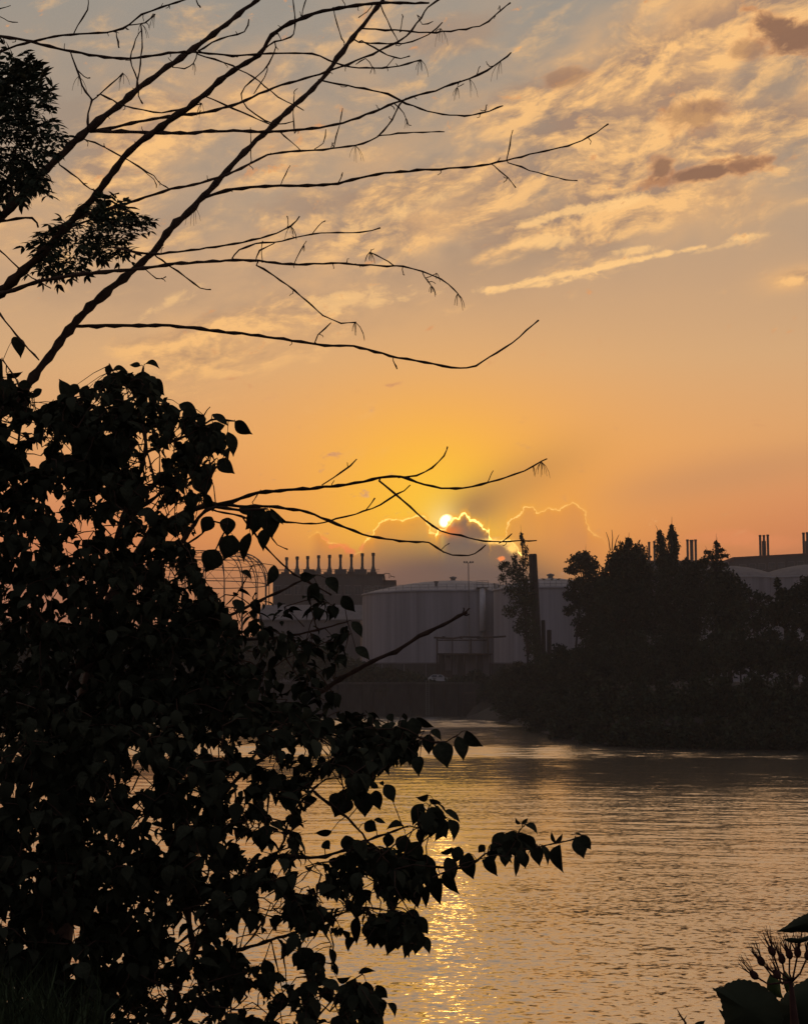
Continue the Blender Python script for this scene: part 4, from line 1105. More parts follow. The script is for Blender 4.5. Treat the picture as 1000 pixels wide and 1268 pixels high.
# dry hanging tassels of old flower stalks
def tassel(skel, root, px, py, n=6, ln=18):
    q = min(skel.pts, key=lambda q: (q[0] - px) ** 2 + (q[1] - py) ** 2)
    px, py, Y, par = q
    m = MB()
    for _ in range(n):
        a = random.uniform(-.9, .9); l = ln * random.uniform(.5, 1.2); b = random.uniform(-.01, .01)
        pts = [at(px + math.sin(a) * l * u * (1.2 - .5 * u), py + l * (u - .25 * math.cos(a) * u * (1 - u) * 2), Y + b * u) for u in (0, .35, .7, 1)]
        m.tube(pts, [.0010, .0009, .0007, .0005], 4, False)
    o = m.build('dry_tassel', M_dry); adopt(o, par)
for (px, py, n, ln) in ((176, 30, 7, 16), (192, 18, 4, 18), (153, 92, 5, 20), (94, 92, 4, 22), (244, 80, 3, 14), (256, 128, 5, 20), (212, 284, 0, 0), (246, 262, 6, 22), (440, 182, 5, 22), (521, 74, 6, 22),
                        (548, 36, 6, 20), (565, 106, 6, 16), (580, 98, 4, 20), (628, 80, 4, 26), (498, 150, 3, 8), (440, 400, 7, 20), (458, 314, 7, 14), (534, 354, 7, 14), (567, 366, 4, 18), (360, 286, 7, 16),
                        (460, 84, 5, 10), (540, 336, 3, 10), (376, 300, 3, 10), (504, 152, 3, 8)):
    if n: tassel(sk, ash, px, py, n, ln)

# ------------------------------------------------------------------ leaves
def leaf_mesh(name, m, nseg=5, half=.31, droop=.5, fold=.25, tip=.12, twist=0.0, serr=0):
    vs, fs = [], []
    x = z = 0.0; ang = .25
    for i in range(nseg + 1):
        u = i / nseg
        w = half * max(0.0, math.sin(math.pi * min(1.0, u * 1.06) ** .74)) ** .92
        w = max(w, .045 * (1 - u) + .004)
        tw = twist * u
        for s in (-1, 0, 1):
            yy = s * w; zz = fold * w * abs(s)
            vs.append((x - math.sin(ang) * 0, yy * math.cos(tw) - zz * math.sin(tw), z + zz * math.cos(tw) + yy * math.sin(tw)))
        ds = 1.0 / nseg
        ang -= droop * (1.0 + .8 * u) / nseg * 1.3
        x += math.cos(ang) * ds; z += math.sin(ang) * ds
    for i in range(nseg):
        for k in (0, 1):
            a = i * 3 + k
            fs.append((a, a + 1, a + 4, a + 3))
    me = bpy.data.meshes.new(name); me.from_pydata(vs, [], fs)
    me.polygons.foreach_set('use_smooth', [True] * len(fs)); me.materials.append(m); me.update()
    return me, np.array(vs), np.array(fs)
LV = [leaf_mesh('shrub_leaf', M_leaf, 8, h, d, f, .13, t) for h, d, f, t in ((.31, .35, .25, 0), (.34, .8, .35, .3), (.28, 1.2, .30, -.3), (.36, .2, .15, .1), (.30, 1.6, .4, .2), (.33, .55, .5, -.2), (.24, 2.0, .55, .5), (.26, 1.4, .7, -.6), (.31, .9, .2, .7))]
LS = [leaf_mesh('shrub_leaf_small', M_leaf, 5, h, d, f, .13, t) for h, d, f, t in ((.32, .4, .25, 0), (.34, .9, .35, .3), (.30, 1.2, .3, -.3), (.35, .3, .2, .1))]

def frame(P, D, N, L, wk=1.0):
    X = D.normalized(); Z = (N - X * N.dot(X))
    if Z.length < 1e-5: Z = X.orthogonal()
    Z.normalize(); Yv = Z.cross(X)
    M = Matrix.Identity(4)
    for i in range(3):
        M[i][0] = X[i] * L; M[i][1] = Yv[i] * L * wk; M[i][2] = Z[i] * L; M[i][3] = P[i]
    return M
def leaf_obj(M, root, var, name='leaf'):
    o = bpy.data.objects.new(name, LV[var][0]); COL.objects.link(o)
    o.parent = root; R = M.copy(); R.translation = M.translation - root.location
    o.matrix_local = R
    return o
def leaf_join(items, name, root, lib, m):
    vs, fs = [], []
    b = 0
    for M, var in items:
        me, v, f = lib[var % len(lib)]
        A = np.array(M)
        vs.append(v @ A[:3, :3].T + A[:3, 3] - np.array(root.location)); fs.append(f + b); b += len(v)
    if not vs: return None
    me = bpy.data.meshes.new(name)
    V_ = np.concatenate(vs); F_ = np.concatenate(fs)
    me.vertices.add(len(V_)); me.vertices.foreach_set('co', V_.astype(np.float32).ravel())
    me.loops.add(F_.size); me.loops.foreach_set('vertex_index', F_.ravel().astype(np.int32))
    me.polygons.add(len(F_)); me.polygons.foreach_set('loop_start', np.arange(0, F_.size, 4, dtype=np.int32))
    me.polygons.foreach_set('use_smooth', np.ones(len(F_), dtype=bool))
    me.materials.append(m); me.update(calc_edges=True); me.validate()
    o = bpy.data.objects.new(name, me); COL.objects.link(o); o.parent = root
    o['kind'] = 'stuff'
    return o
def in_poly(x, y, P):
    c = False; j = len(P) - 1
    for i in range(len(P)):
        if (P[i][1] > y) != (P[j][1] > y) and x < (P[j][0] - P[i][0]) * (y - P[i][1]) / (P[j][1] - P[i][1]) + P[i][0]: c = not c
        j = i
    return c
def to_px(p):
    d = p - EYE
    f_ = d.y * CP + d.z * SP; u = -d.y * SP + d.z * CP
    return CX + F * d.x / f_, CY - F * u / f_

def hand_leaf(b, t, w, Y, var=None):
    """leaf drawn from its stalk end to its tip; w = apparent width"""
    P, Q = at(*b, Y), at(*t, Y + random.uniform(-.012, .012))
    D = Q - P; L = D.length
    Lp = math.hypot(t[0] - b[0], t[1] - b[1])
    nat = .62 * Lp
    c = max(.12, min(1.0, w / nat)); roll = math.acos(min(1, c)) * random.choice((-1, 1))
    toc = (EYE - P).normalized()
    N = Quaternion(D.normalized(), roll) @ toc
    wk = max(1.0, w / nat)
    v = var if var is not None else (random.choice((0, 3, 5)) if c > .5 else random.choice((0, 3)))
    # bent leaves: aim so that the far end still lands on the tip
    vs = LV[v][1]; end = Vector(vs[-2]);
    s = L / max(.3, end.length)
    ang = math.atan2(end.z, end.x)
    M = frame(P, D, N, s, wk)
    return M @ Matrix.Rotation(ang, 4, 'Y'), v

def fill(mask, holes, n_whorl, Ylo, Yhi, seed, lmin=.040, lmax=.066, dens_fn=None, margin=3.0):
    """whorls of drooping leaves on twig ends through a volume"""
    rs = random.Random(seed); out = []; cent = []
    xs_ = [p[0] for p in mask]; ys_ = [p[1] for p in mask]
    tries = 0
    while len(cent) < n_whorl and tries < n_whorl * 30:
        tries += 1
        x, y = rs.uniform(min(xs_), max(xs_)), rs.uniform(min(ys_), max(ys_))
        if not in_poly(x, y, mask): continue
        Y = rs.uniform(Ylo, Yhi)
        C = at(x, y, Y); k = rs.randint(4, 7); a0 = rs.uniform(0, 6.28); got = 0
        for i in range(k):
            a = a0 + i * 6.283 / k + rs.uniform(-.3, .3)
            o = Vector((math.cos(a), math.sin(a), 0))
            dn = rs.uniform(.1, 1.9)
            D = (o + Vector((0, 0, -dn)) + Vector((rs.uniform(-.3, .3), rs.uniform(-.3, .3), rs.uniform(-.1, .3)))).normalized()
            N = (Vector((0, 0, 1)) * .8 + o * .6 + Vector((rs.uniform(-.5, .5), rs.uniform(-.5, .5), 0)))
            L = rs.uniform(lmin, lmax) * (.6 if rs.random() < .22 else 1)
            P = C + o * rs.uniform(.004, .02) + Vector((0, 0, rs.uniform(-.03, .03)))
            M = frame(P, D, N, L, rs.uniform(.85, 1.1))
            ok = True
            for u in ((.12, 0), (.4, .3), (.4, -.3), (.65, .25), (.65, -.25), (.8, 0), (1, 0)):
                q = to_px(M @ Vector((u[0], u[1], -.12 * u[0])))
                if not in_poly(q[0], q[1], mask): ok = False; break
                for (hx, hy, hr) in holes:
                    if (q[0] - hx) ** 2 + (q[1] - hy) ** 2 < hr * hr: ok = False; break
                if not ok: break
            if ok: out.append((M, rs.randint(0, 8), Y)); got += 1
        if got: cent.append((x, y, Y))
    return out, cent

def shrub(name, label, root_px, stems, mask, holes, n_whorl, hand, seed, Ylo, Yhi, extra_masks=()):
    Ym = (Ylo + Yhi) / 2
    rb = at(root_px, 1268, Ym); rb.z = bank_z(rb.x, Ym) - .05
    t = thing(name, label, 'shrub', rb, None)
    s2 = Skel(Ym)
    st0 = None
    for pts, w0, w1 in stems:
        P0 = [rb] if st0 is None else None
        Y = Ym + random.uniform(-.4, .4) if st0 is None else None
        o = s2.branch(pts, w0, w1, 'branch', M_twig, t, slope=random.uniform(-.0012, .0012), Y=Y)
        if st0 is None:
            q = s2.pts[0]; p = at(q[0], q[1], q[2])
            MB().tube([rb + Vector((0, 0, -.05)), rb.lerp(p, .5), p], [w0 * .62 * Ym / 1950 * 1.3, w0 * .55 * Ym / 1950, w0 * .5 * Ym / 1950], 8).build('stem', M_twig, t, True)
        st0 = o
    holes = [(a, b, r * (.72 if b > 880 and a < 290 else .95)) for a, b, r in holes]
    L, cent = fill(mask, holes, n_whorl, Ylo, Yhi, seed)
    for (mk, nw) in extra_masks:
        l2, c2 = fill(mk, holes, nw, Ylo + .1, Yhi - .2, seed + 17); L += l2; cent += c2
    hl = []; stalks = []
    for h in hand:
        Yh, _ = s2.depth(h[0]); Yh = max(Ylo, min(Yhi, Yh)) + random.uniform(-.05, .05)
        M, v = hand_leaf(h[0], h[1], h[2], Yh); hl.append((M, v, Yh)); stalks.append((h[0], Yh))
    L.sort(key=lambda q: q[2])
    room = 300 - len(hl)
    for M, v, _ in hl: leaf_obj(M, t, v)
    for M, v, _ in L[:room]: leaf_obj(M, t, v)
    leaf_join([(M, v) for M, v, _ in L[room:]], 'leaves', t, LS, M_leaf)
    # fine twigs that carry the whorls
    tw = MB(); rr = random.Random(seed + 3)
    A = np.array([tuple(at(q[0], q[1], q[2])) for q in s2.pts])
    C_ = [at(x, y, Y) for (x, y, Y) in cent]
    C_.sort(key=lambda c: float(((A - np.array(c)) ** 2).sum(1).min()))
    for c in C_:
        dd = ((A - np.array(c)) ** 2).sum(1); j = int(dd.argmin())
        near = Vector(A[j])
        A = np.vstack([A, np.array(c)])
        L_ = (near - c).length
        if L_ > .16: near = c + (near - c) * (.16 / L_)
        m_ = near.lerp(c, .5) + Vector((rr.uniform(-.01, .01), 0, .012 * rr.random()))
        mp_ = to_px(m_)
        if any((mp_[0] - hx) ** 2 + (mp_[1] - hy) ** 2 < hr * hr for hx, hy, hr in holes) and rr.random() < .7: continue
        tw.tube([near, m_, c], [.0024, .0018, .0012], 4, False)
    for (bp, Yh) in stalks:        # leaf stalks back to the nearest wood
        b0 = at(bp[0], bp[1], Yh)
        q = min(s2.pts, key=lambda q: (q[0] - bp[0]) ** 2 + (q[1] - bp[1]) ** 2)
        if math.hypot(q[0] - bp[0], q[1] - bp[1]) > 60: continue
        e = at(q[0], q[1], q[2])
        tw.tube([e, e.lerp(b0, .5) + Vector((0, 0, .006)), b0], [.0017, .0013, .0010], 4, False)
    if tw.v:
        o = tw.build('twigs', M_twig, t, True); o['kind'] = 'stuff'
    return t, s2

upper_mask = [(-60, 440), (8, 462), (30, 480), (60, 496), (76, 486), (112, 476), (132, 460), (152, 462), (186, 462), (200, 480), (212, 500), (246, 512), (262, 526), (284, 540), (290, 560), (276, 580), (258, 590), (258, 640), (246, 660), (246, 690), (256, 716),
              (276, 740), (300, 776), (306, 812), (322, 836), (330, 862), (360, 880), (420, 905), (-60, 905)]
upper_holes = [(44, 568, 12), (38, 531, 6), (82, 560, 6), (133, 538, 5), (175, 545, 8), (189, 577, 11), (184, 560, 5), (210, 558, 6), (208, 566, 5), (166, 575, 6), (108, 657, 9), (100, 664, 5), (140, 663, 7), (86, 682, 7), (94, 681, 4), (63, 626, 5), (75, 650, 5), (119, 621, 6), (189, 626, 7), (196, 612, 5),
               (210, 636, 10), (224, 628, 5), (245, 605, 7), (231, 668, 7), (213, 668, 6), (171, 670, 5), (165, 682, 4), (9, 523, 6), (24, 542, 6), (14, 546, 4), (224, 545, 6), (218, 536, 5), (52, 500, 9), (62, 494, 7), (98, 488, 6), (121, 499, 5), (160, 490, 6), (182, 484, 5), (34, 694, 3), (62, 587, 3), (98, 588, 3), (82, 602, 3),
               (133, 736, 6), (40, 731, 4), (8, 748, 3), (215, 690, 5), (246, 640, 6), (262, 660, 7), (255, 625, 5), (200, 700, 5), (212, 712, 6), (228, 724, 6), (238, 740, 5), (175, 555, 5), (150, 640, 3), (186, 600, 4), (228, 612, 5), (60, 545, 4), (50, 552, 6), (266, 640, 9), (270, 622, 6), (300, 672, 9), (243, 676, 6)]
upper_hand = [((135, 452), (133, 466), 8), ((140, 459), (159, 461), 7), ((174, 453), (160, 452), 6), ((180, 451), (198, 457), 7), ((148, 462), (132, 486), 19), ((178, 460), (176, 484), 21), ((166, 464), (155, 474), 8), ((82, 499), (73, 469), 15),
              ((108, 477), (102, 498), 10), ((204, 496), (219, 509), 8), ((222, 501), (246, 515), 14), ((216, 514), (206, 534), 14), ((263, 513), (283, 528), 8), ((278, 527), (257, 545), 12), ((291, 522), (313, 538), 14), ((282, 535), (289, 566), 12),
              ((268, 536), (273, 558), 18), ((270, 570), (291, 587), 18), ((248, 590), (256, 614), 22), ((252, 575), (262, 596), 16), ((282, 641), (281, 665), 18), ((289, 663), (277, 694), 24), ((268, 681), (255, 709), 28), ((205, 674), (216, 699), 22), ((226, 671), (233, 690), 7),
              ((327, 631), (304, 656), 26), ((332, 632), (337, 667), 22), ((330, 654), (326, 683), 14), ((309, 660), (302, 697), 13), ((335, 630), (357, 647), 9), ((335, 636), (351, 650), 7), ((298, 708), (312, 720), 7), ((372, 713), (391, 713), 11), ((18, 417), (26, 444), 15),
              ((8, 464), (29, 460), 7), ((2, 444), (5, 472), 11), ((24, 474), (40, 480), 10), ((52, 482), (40, 494), 9), ((118, 474), (132, 486), 12), ((96, 476), (86, 492), 12), ((190, 470), (204, 490), 14), ((236, 505), (232, 528), 15), ((250, 545), (262, 566), 17), ((246, 560), (240, 584), 15),
              ((296, 630), (318, 640), 12), ((318, 634), (312, 664), 17), ((256, 612), (264, 634), 12), ((262, 640), (250, 660), 16), ((340, 700), (330, 726), 14), ((404, 716), (418, 736), 14), ((424, 738), (440, 758), 14), ((436, 770), (448, 790), 12), ((392, 722), (380, 744), 15), ((440, 802), (458, 818), 12),
              ((230, 520), (244, 538), 16), ((176, 476), (192, 494), 16), ((140, 486), (124, 506), 16), ((60, 500), (54, 526), 15)]
upper_stems = [([(60, 1150), (80, 900), (120, 760), (150, 650), (180, 560), (172, 500), (178, 455)], 20, 3), ([(80, 900), (40, 740), (20, 600), (30, 500)], 12, 3), ([(120, 760), (210, 690), (256, 632), (300, 632), (330, 630)], 10, 3),
               ([(180, 560), (230, 540), (262, 520), (290, 522)], 5, 2), ([(182, 560), (188, 580), (196, 600)], 3, 2), ([(150, 650), (200, 610), (240, 590), (268, 568)], 6, 2), ([(241, 528), (252, 514), (260, 504)], 2.2, 1.4), ([(150, 500), (144, 470), (136, 452)], 3, 1.6), ([(210, 690), (250, 660), (262, 645)], 4, 2),
               ([(100, 830), (220, 790), (330, 740), (385, 712)], 10, 2), ([(220, 790), (340, 790), (430, 770)], 6, 2), ([(180, 520), (196, 506), (206, 494)], 3, 1.6), ([(282, 650), (262, 690), (240, 730)], 2.4, 1.6), ([(312, 700), (300, 726), (280, 750)], 2.0, 1.4), ([(30, 500), (20, 470), (4, 446)], 3, 1.6)]
sh_a, ska = shrub('dogwood_shrub', 'tall dark leafy shrub filling the left side with curled leaves along its top edge', 60, upper_stems, upper_mask, upper_holes, 1350, upper_hand, 21, 4.5, 6.3,
                  [([(-20, 500), (60, 500), (130, 478), (190, 478), (240, 520), (270, 545), (240, 590), (150, 620), (60, 600), (-20, 600)], 170), ([(180, 590), (250, 590), (240, 690), (262, 730), (290, 770), (300, 830), (280, 880), (180, 820)], 110), ([(280, 726), (330, 738), (380, 728), (412, 742), (436, 756), (440, 790), (424, 800), (442, 822), (424, 850), (430, 885), (340, 880), (300, 830), (290, 770)], 52)])

lower_mask = [(-60, 870), (300, 860), (440, 880), (500, 892), (526, 904), (530, 918), (512, 930), (498, 948), (470, 960), (462, 985), (436, 1000), (416, 1004), (402, 988), (386, 1000), (372, 1040), (384, 1066), (420, 1060), (440, 1050), (470, 1052), (500, 1048), (530, 1076), (540, 1090),
              (520, 1122), (480, 1110), (452, 1120), (470, 1140), (514, 1130), (528, 1165), (500, 1180), (470, 1164), (430, 1172), (416, 1160), (392, 1158), (372, 1180), (402, 1178), (398, 1200), (420, 1226), (430, 1212), (470, 1225), (484, 1250), (470, 1290), (-60, 1290)]
lower_holes = [(171, 971, 10), (187, 976, 7), (227, 966, 6), (287, 966, 8), (171, 999, 7), (196, 1044, 7), (204, 1050, 4), (255, 1080, 10), (256, 1066, 5), (311, 1055, 9), (302, 1046, 5), (336, 1002, 10), (346, 1041, 10), (84, 1158, 12), (70, 1151, 7), (94, 1153, 6), (5, 1144, 7), (228, 1163, 14), (241, 1174, 10), (216, 1158, 6), (297, 1160, 11),
               (330, 1180, 20), (318, 1170, 8), (336, 1121, 16), (325, 1110, 6), (231, 1223, 10), (196, 1230, 11), (188, 1232, 5), (149, 1226, 7), (287, 1251, 10), (315, 1237, 9), (322, 1256, 7), (16, 1253, 5), (38, 1249, 3), (248, 1261, 7), (166, 932, 8), (270, 934, 9), (262, 930, 6), (306, 932, 7), (298, 926, 4), (326, 945, 8), (338, 948, 5), (184, 961, 8), (166, 975, 9), (227, 965, 6),
               (292, 967, 7), (403, 930, 7), (398, 944, 4), (405, 983, 16), (418, 968, 9), (18, 934, 6), (10, 932, 4), (346, 1080, 8), (372, 1100, 9), (384, 1090, 7), (352, 1150, 10), (360, 1200, 14), (372, 1215, 9), (346, 1232, 9), (388, 1186, 8), (400, 1240, 9), (410, 1255, 10), (355, 1260, 8), (280, 1100, 6), (262, 1130, 5), (225, 1035, 5), (138, 1100, 4), (126, 1102, 4), (60, 1120, 4), (35, 1097, 4), (14, 1080, 4),
               (175, 1016, 5), (140, 966, 5), (148, 970, 4), (300, 1000, 5), (316, 1025, 7), (290, 1036, 5), (352, 1010, 6), (368, 1075, 6), (396, 1082, 7), (258, 900, 4), (340, 905, 4), (372, 930, 4), (352, 960, 5), (378, 960, 5), (440, 1028, 12), (455, 1012, 8), (470, 1018, 10), (420, 1040, 7), (455, 1095, 6), (405, 1122, 8), (430, 1140, 9), (446, 1152, 7), (90, 1191, 6), (110, 1171, 5), (146, 1190, 5), (166, 1200, 6), (200, 1199, 5), (50, 1167, 4),
               (160, 1250, 5), (142, 1262, 5), (176, 1255, 5), (205, 1252, 5), (60, 1250, 3)]
def P8(x, y): return (350 + x * .39, 980 + y * .39)
def P4(x, y): return (300 + x * .45, 860 + y * .45)
def P6(x, y): return (330 + x * .29, 860 + y * .29)
def h(f_, b, t, w): return (f_(*b), f_(*t), w)
lower_hand = [
    h(P6, (740, 205), (772, 316), 24), h(P6, (815, 180), (840, 285), 15), h(P6, (852, 155), (925, 222), 13), h(P6, (655, 265), (650, 352), 14), h(P6, (640, 100), (718, 140), 9), h(P6, (700, 155), (745, 198), 9), h(P6, (690, 170), (692, 258), 16), h(P6, (620, 100), (640, 190), 20), h(P6, (560, 180), (540, 240), 18),
    h(P6, (520, 130), (500, 175), 14), h(P6, (585, 80), (600, 112), 5), h(P6, (520, 85), (540, 120), 9), h(P6, (455, 95), (430, 140), 8), h(P6, (590, 210), (570, 310), 18), h(P6, (620, 230), (610, 305), 16), h(P6, (540, 240), (525, 315), 16), h(P6, (470, 270), (465, 350), 14), h(P6, (440, 380), (480, 400), 8),
    h(P6, (330, 425), (290, 525), 30), h(P6, (410, 415), (420, 525), 24), h(P6, (465, 410), (485, 495), 15), h(P6, (505, 385), (545, 462), 14), h(P6, (488, 372), (500, 392), 5), h(P6, (690, 430), (634, 438), 8), h(P6, (695, 448), (750, 465), 6), h(P6, (760, 498), (815, 520), 6),
    h(P8, (155, 125), (100, 132), 7), h(P8, (290, 90), (328, 102), 5), h(P8, (382, 110), (328, 122), 7), h(P8, (520, 65), (563, 100), 8), h(P8, (445, 40), (412, 110), 16), h(P8, (470, 50), (500, 130), 22), h(P8, (500, 80), (480, 160), 16), h(P8, (525, 90), (540, 160), 13), h(P8, (450, 120), (440, 175), 10),
    h(P8, (500, 100), (520, 150), 14), h(P8, (540, 180), (495, 195), 7), h(P8, (560, 175), (545, 230), 14), h(P8, (590, 195), (606, 280), 18), h(P8, (530, 240), (562, 328), 14), h(P8, (500, 275), (502, 362), 15), h(P8, (520, 210), (540, 290), 18), h(P8, (640, 170), (620, 195), 8), h(P8, (660, 200), (682, 270), 13), h(P8, (640, 215), (640, 238), 6),
    h(P8, (700, 130), (670, 200), 16), h(P8, (730, 125), (720, 205), 22), h(P8, (700, 190), (705, 240), 12), h(P8, (735, 205), (738, 274), 6), h(P8, (760, 190), (770, 245), 13), h(P8, (770, 150), (790, 195), 10), h(P8, (750, 130), (760, 190), 20), h(P8, (680, 160), (660, 215), 14), h(P8, (770, 106), (808, 138), 8),
    h(P8, (755, 102), (738, 80), 4), h(P8, (757, 102), (778, 84), 5), h(P8, (800, 170), (815, 238), 17), h(P8, (820, 170), (840, 238), 8), h(P8, (880, 170), (892, 260), 13), h(P8, (930, 145), (955, 214), 17), h(P8, (945, 140), (978, 185), 14), h(P8, (864, 164), (852, 126), 4), h(P8, (866, 164), (888, 132), 5), h(P8, (945, 140), (922, 132), 3),
    h(P8, (390, 140), (370, 200), 20), h(P8, (430, 160), (400, 230), 20), h(P8, (340, 135), (330, 180), 14), h(P8, (400, 180), (430, 270), 24), h(P8, (450, 200), (460, 300), 24), h(P8, (420, 240), (410, 330), 22), h(P8, (470, 240), (480, 330), 20), h(P8, (380, 260), (385, 355), 16), h(P8, (430, 290), (430, 372), 16), h(P8, (460, 300), (455, 372), 10),
    h(P8, (340, 200), (320, 260), 18), h(P8, (310, 240), (285, 275), 10), h(P8, (250, 165), (240, 220), 20), h(P8, (260, 100), (300, 125), 16), h(P8, (200, 140), (215, 200), 18), h(P8, (130, 160), (150, 185), 12), h(P8, (260, 200), (255, 270), 14), h(P8, (215, 280), (240, 320), 20),
    h(P8, (340, 330), (350, 390), 13), h(P8, (390, 385), (440, 420), 14), h(P8, (370, 390), (340, 460), 22), h(P8, (420, 400), (462, 455), 16), h(P8, (440, 460), (466, 518), 12), h(P8, (400, 440), (385, 533), 14), h(P8, (430, 440), (420, 520), 22), h(P8, (350, 430), (330, 522), 20), h(P8, (300, 400), (290, 500), 22), h(P8, (270, 420), (280, 480), 18),
    h(P8, (240, 400), (235, 490), 12), h(P8, (360, 380), (380, 470), 24), h(P8, (390, 410), (410, 490), 24), h(P8, (320, 430), (310, 500), 18),
    h(P4, (190, 700), (150, 760), 26), h(P4, (200, 710), (215, 770), 20), h(P4, (165, 710), (140, 750), 16), h(P4, (290, 855), (280, 905), 18), h(P4, (375, 855), (368, 908), 14), h(P4, (400, 850), (418, 892), 8), h(P4, (320, 768), (368, 762), 7), h(P4, (340, 790), (350, 850), 16), h(P4, (370, 800), (400, 835), 12), h(P4, (330, 800), (315, 800), 6),
    h(P4, (260, 780), (300, 775), 6), h(P4, (185, 850), (180, 900), 13), h(P4, (240, 700), (250, 750), 9), h(P4, (255, 740), (262, 775), 7), h(P4, (230, 800), (240, 850), 18), h(P4, (180, 790), (170, 840), 16), h(P4, (60, 730), (75, 800), 18), h(P4, (110, 820), (95, 880), 18), h(P4, (285, 820), (280, 860), 10)]
def rowpts(f_, *p): return [f_(*q) for q in p]
lower_stems = [([(190, 1560), (200, 1300), (240, 1180), (290, 1100), (340, 1062), (393, 1062), (428, 1052), (467, 1036), (506, 1023)], 16, 2.4), ([(200, 1300), (120, 1180), (60, 1060), (30, 960)], 9, 3), ([(240, 1180), (230, 1060), (280, 980), (340, 930), (420, 905), (480, 902), (540, 920), (566, 911)], 9, 1.8),
               (rowpts(P8, (100, 0), (150, 40), (190, 70), (240, 120), (265, 152), (310, 200)), 4.5, 2.4), (rowpts(P8, (310, 200), (400, 225), (490, 242), (590, 240), (640, 200), (700, 185), (780, 182), (840, 170), (900, 157), (945, 143)), 4.0, 1.6), (rowpts(P8, (740, 150), (752, 122), (768, 106)), 2.0, 1.4), (rowpts(P8, (440, 120), (458, 70), (465, 45), (480, 30)), 2.0, 1.4),
               (rowpts(P8, (846, 168), (862, 165), (868, 160)), 1.6, 1.4), ([(240, 1180), (300, 1175), (336, 1164), (380, 1150), (440, 1125), (480, 1128)], 6, 2), ([(300, 1175), (320, 1150), (336, 1118)], 2.4, 1.6), ([(336, 1164), (342, 1190), (350, 1230)], 2.2, 1.4), ([(397, 1148), (405, 1160), (411, 1172)], 1.6, 1.4), ([(336, 1164), (330, 1180), (324, 1200)], 1.8, 1.3),
               ([(213, 1174), (234, 1158), (256, 1141)], 4, 2.4), ([(230, 1178), (246, 1160), (250, 1150)], 1.6, 1.2), ([(290, 1190), (300, 1164), (306, 1140)], 2.0, 1.4), (rowpts(P4, (330, 770), (280, 800), (230, 820), (150, 860)), 2.0, 1.6), (rowpts(P4, (350, 830), (300, 855), (260, 870)), 1.6, 1.4), ([(440, 1224), (420, 1230), (390, 1262)], 1.8, 2.4), ([(330, 1290), (350, 1240), (400, 1230)], 4, 2),
               (rowpts(P4, (200, 275), (240, 300), (300, 350)), 3, 2.4), ([(340, 1062), (352, 1040), (360, 1010), (388, 978)], 3, 2.4), (rowpts(P4, (110, 690), (118, 760), (122, 800)), 2.2, 1.6), (rowpts(P4, (60, 560), (90, 540), (150, 510)), 2.2, 1.6), (rowpts(P4, (45, 600), (80, 612), (140, 605)), 1.8, 1.4), (rowpts(P4, (235, 640), (250, 690), (245, 760)), 2.0, 1.6)]
extra = [([(418, 1030), (470, 1050), (500, 1060), (540, 1068), (536, 1092), (500, 1122), (480, 1124), (448, 1100), (430, 1066)], 60), ([(430, 1150), (470, 1130), (514, 1130), (526, 1160), (500, 1180), (440, 1164)], 36), ([(440, 985), (470, 962), (520, 940), (520, 905), (480, 895), (400, 900), (420, 960)], 60), ([(378, 1182), (402, 1180), (396, 1206), (372, 1206)], 14), ([(300, 1085), (372, 1070), (384, 1100), (420, 1140), (400, 1158), (340, 1150), (300, 1130)], 60), ([(-40, 900), (160, 900), (330, 870), (400, 890), (300, 960), (200, 1010), (130, 1040), (-40, 1060)], 150), ([(-40, 1040), (120, 1040), (200, 1080), (200, 1290), (-40, 1290)], 190), ([(200, 1000), (320, 1000), (330, 1060), (300, 1130), (210, 1130)], 60), ([(590, 1050), (640, 1030), (668, 1040), (660, 1068), (610, 1068)], 14), ([(508, 1000), (540, 994), (560, 1012), (556, 1034), (530, 1042), (512, 1030)], 14)]
sh_b, skb = shrub('dogwood_shrub', 'wide lower leafy shrub with drooping leaves reaching out over the river', 190, lower_stems, lower_mask, lower_holes, 1450, lower_hand, 33, 4.0, 5.6, extra)

# ------------------------------------------------------------------ bare boughs low across the sunset
bb = Vector((at(60, 1268, 6.5).x, 6.5, 0)); bb.z = bank_z(bb.x, 6.5) - .1
bare = thing('bare_bough_tree', 'leafless tree whose low forked boughs cross in front of the setting sun', 'tree', bb)
s3 = Skel(6.4)
tr = MB().tube([bb, at(70, 1200, 6.5), at(100, 900, 6.45), at(140, 740, 6.4), at(190, 655, 6.4)], [.07, .055, .045, .03, .018], 8).build('trunk', M_twig, bare, True)
s3.pts = [(140, 740, 6.4, tr), (190, 655, 6.4, tr), (100, 900, 6.45, tr)]
def B3(pts, w0, w1, sub=False): return s3.branch(pts, w0, w1, 'twig' if sub else 'branch', M_twig, bare, sub=sub)
B3([(190, 655), (230, 634), (260, 626), (287, 621), (320, 610), (356, 607), (392, 604), (428, 600), (470, 592), (495, 590), (516, 597), (546, 604), (573, 604), (606, 597), (636, 588), (660, 577), (677, 568)], 6, 2)
B3([(190, 655), (240, 630), (263, 624), (305, 627), (344, 628), (380, 634), (407, 645), (449, 661), (495, 670), (531, 672), (549, 684), (570, 688), (588, 685), (601, 675)], 5.5, 1.7)
B3([(469.5, 595), (489, 612), (507, 628), (525, 643), (546, 657), (570, 663), (600, 670), (630, 670), (664, 669)], 3.2, 1.6)
B3([(250, 626), (269, 633), (299, 639), (320, 646), (356, 647), (392, 649), (407, 645), (440, 636), (470, 625), (500, 607), (508, 600)], 2.8, 1.8)
B3([(300, 640), (320, 667), (335, 684), (356, 705), (380, 720), (410, 736)], 2.6, 2.0)
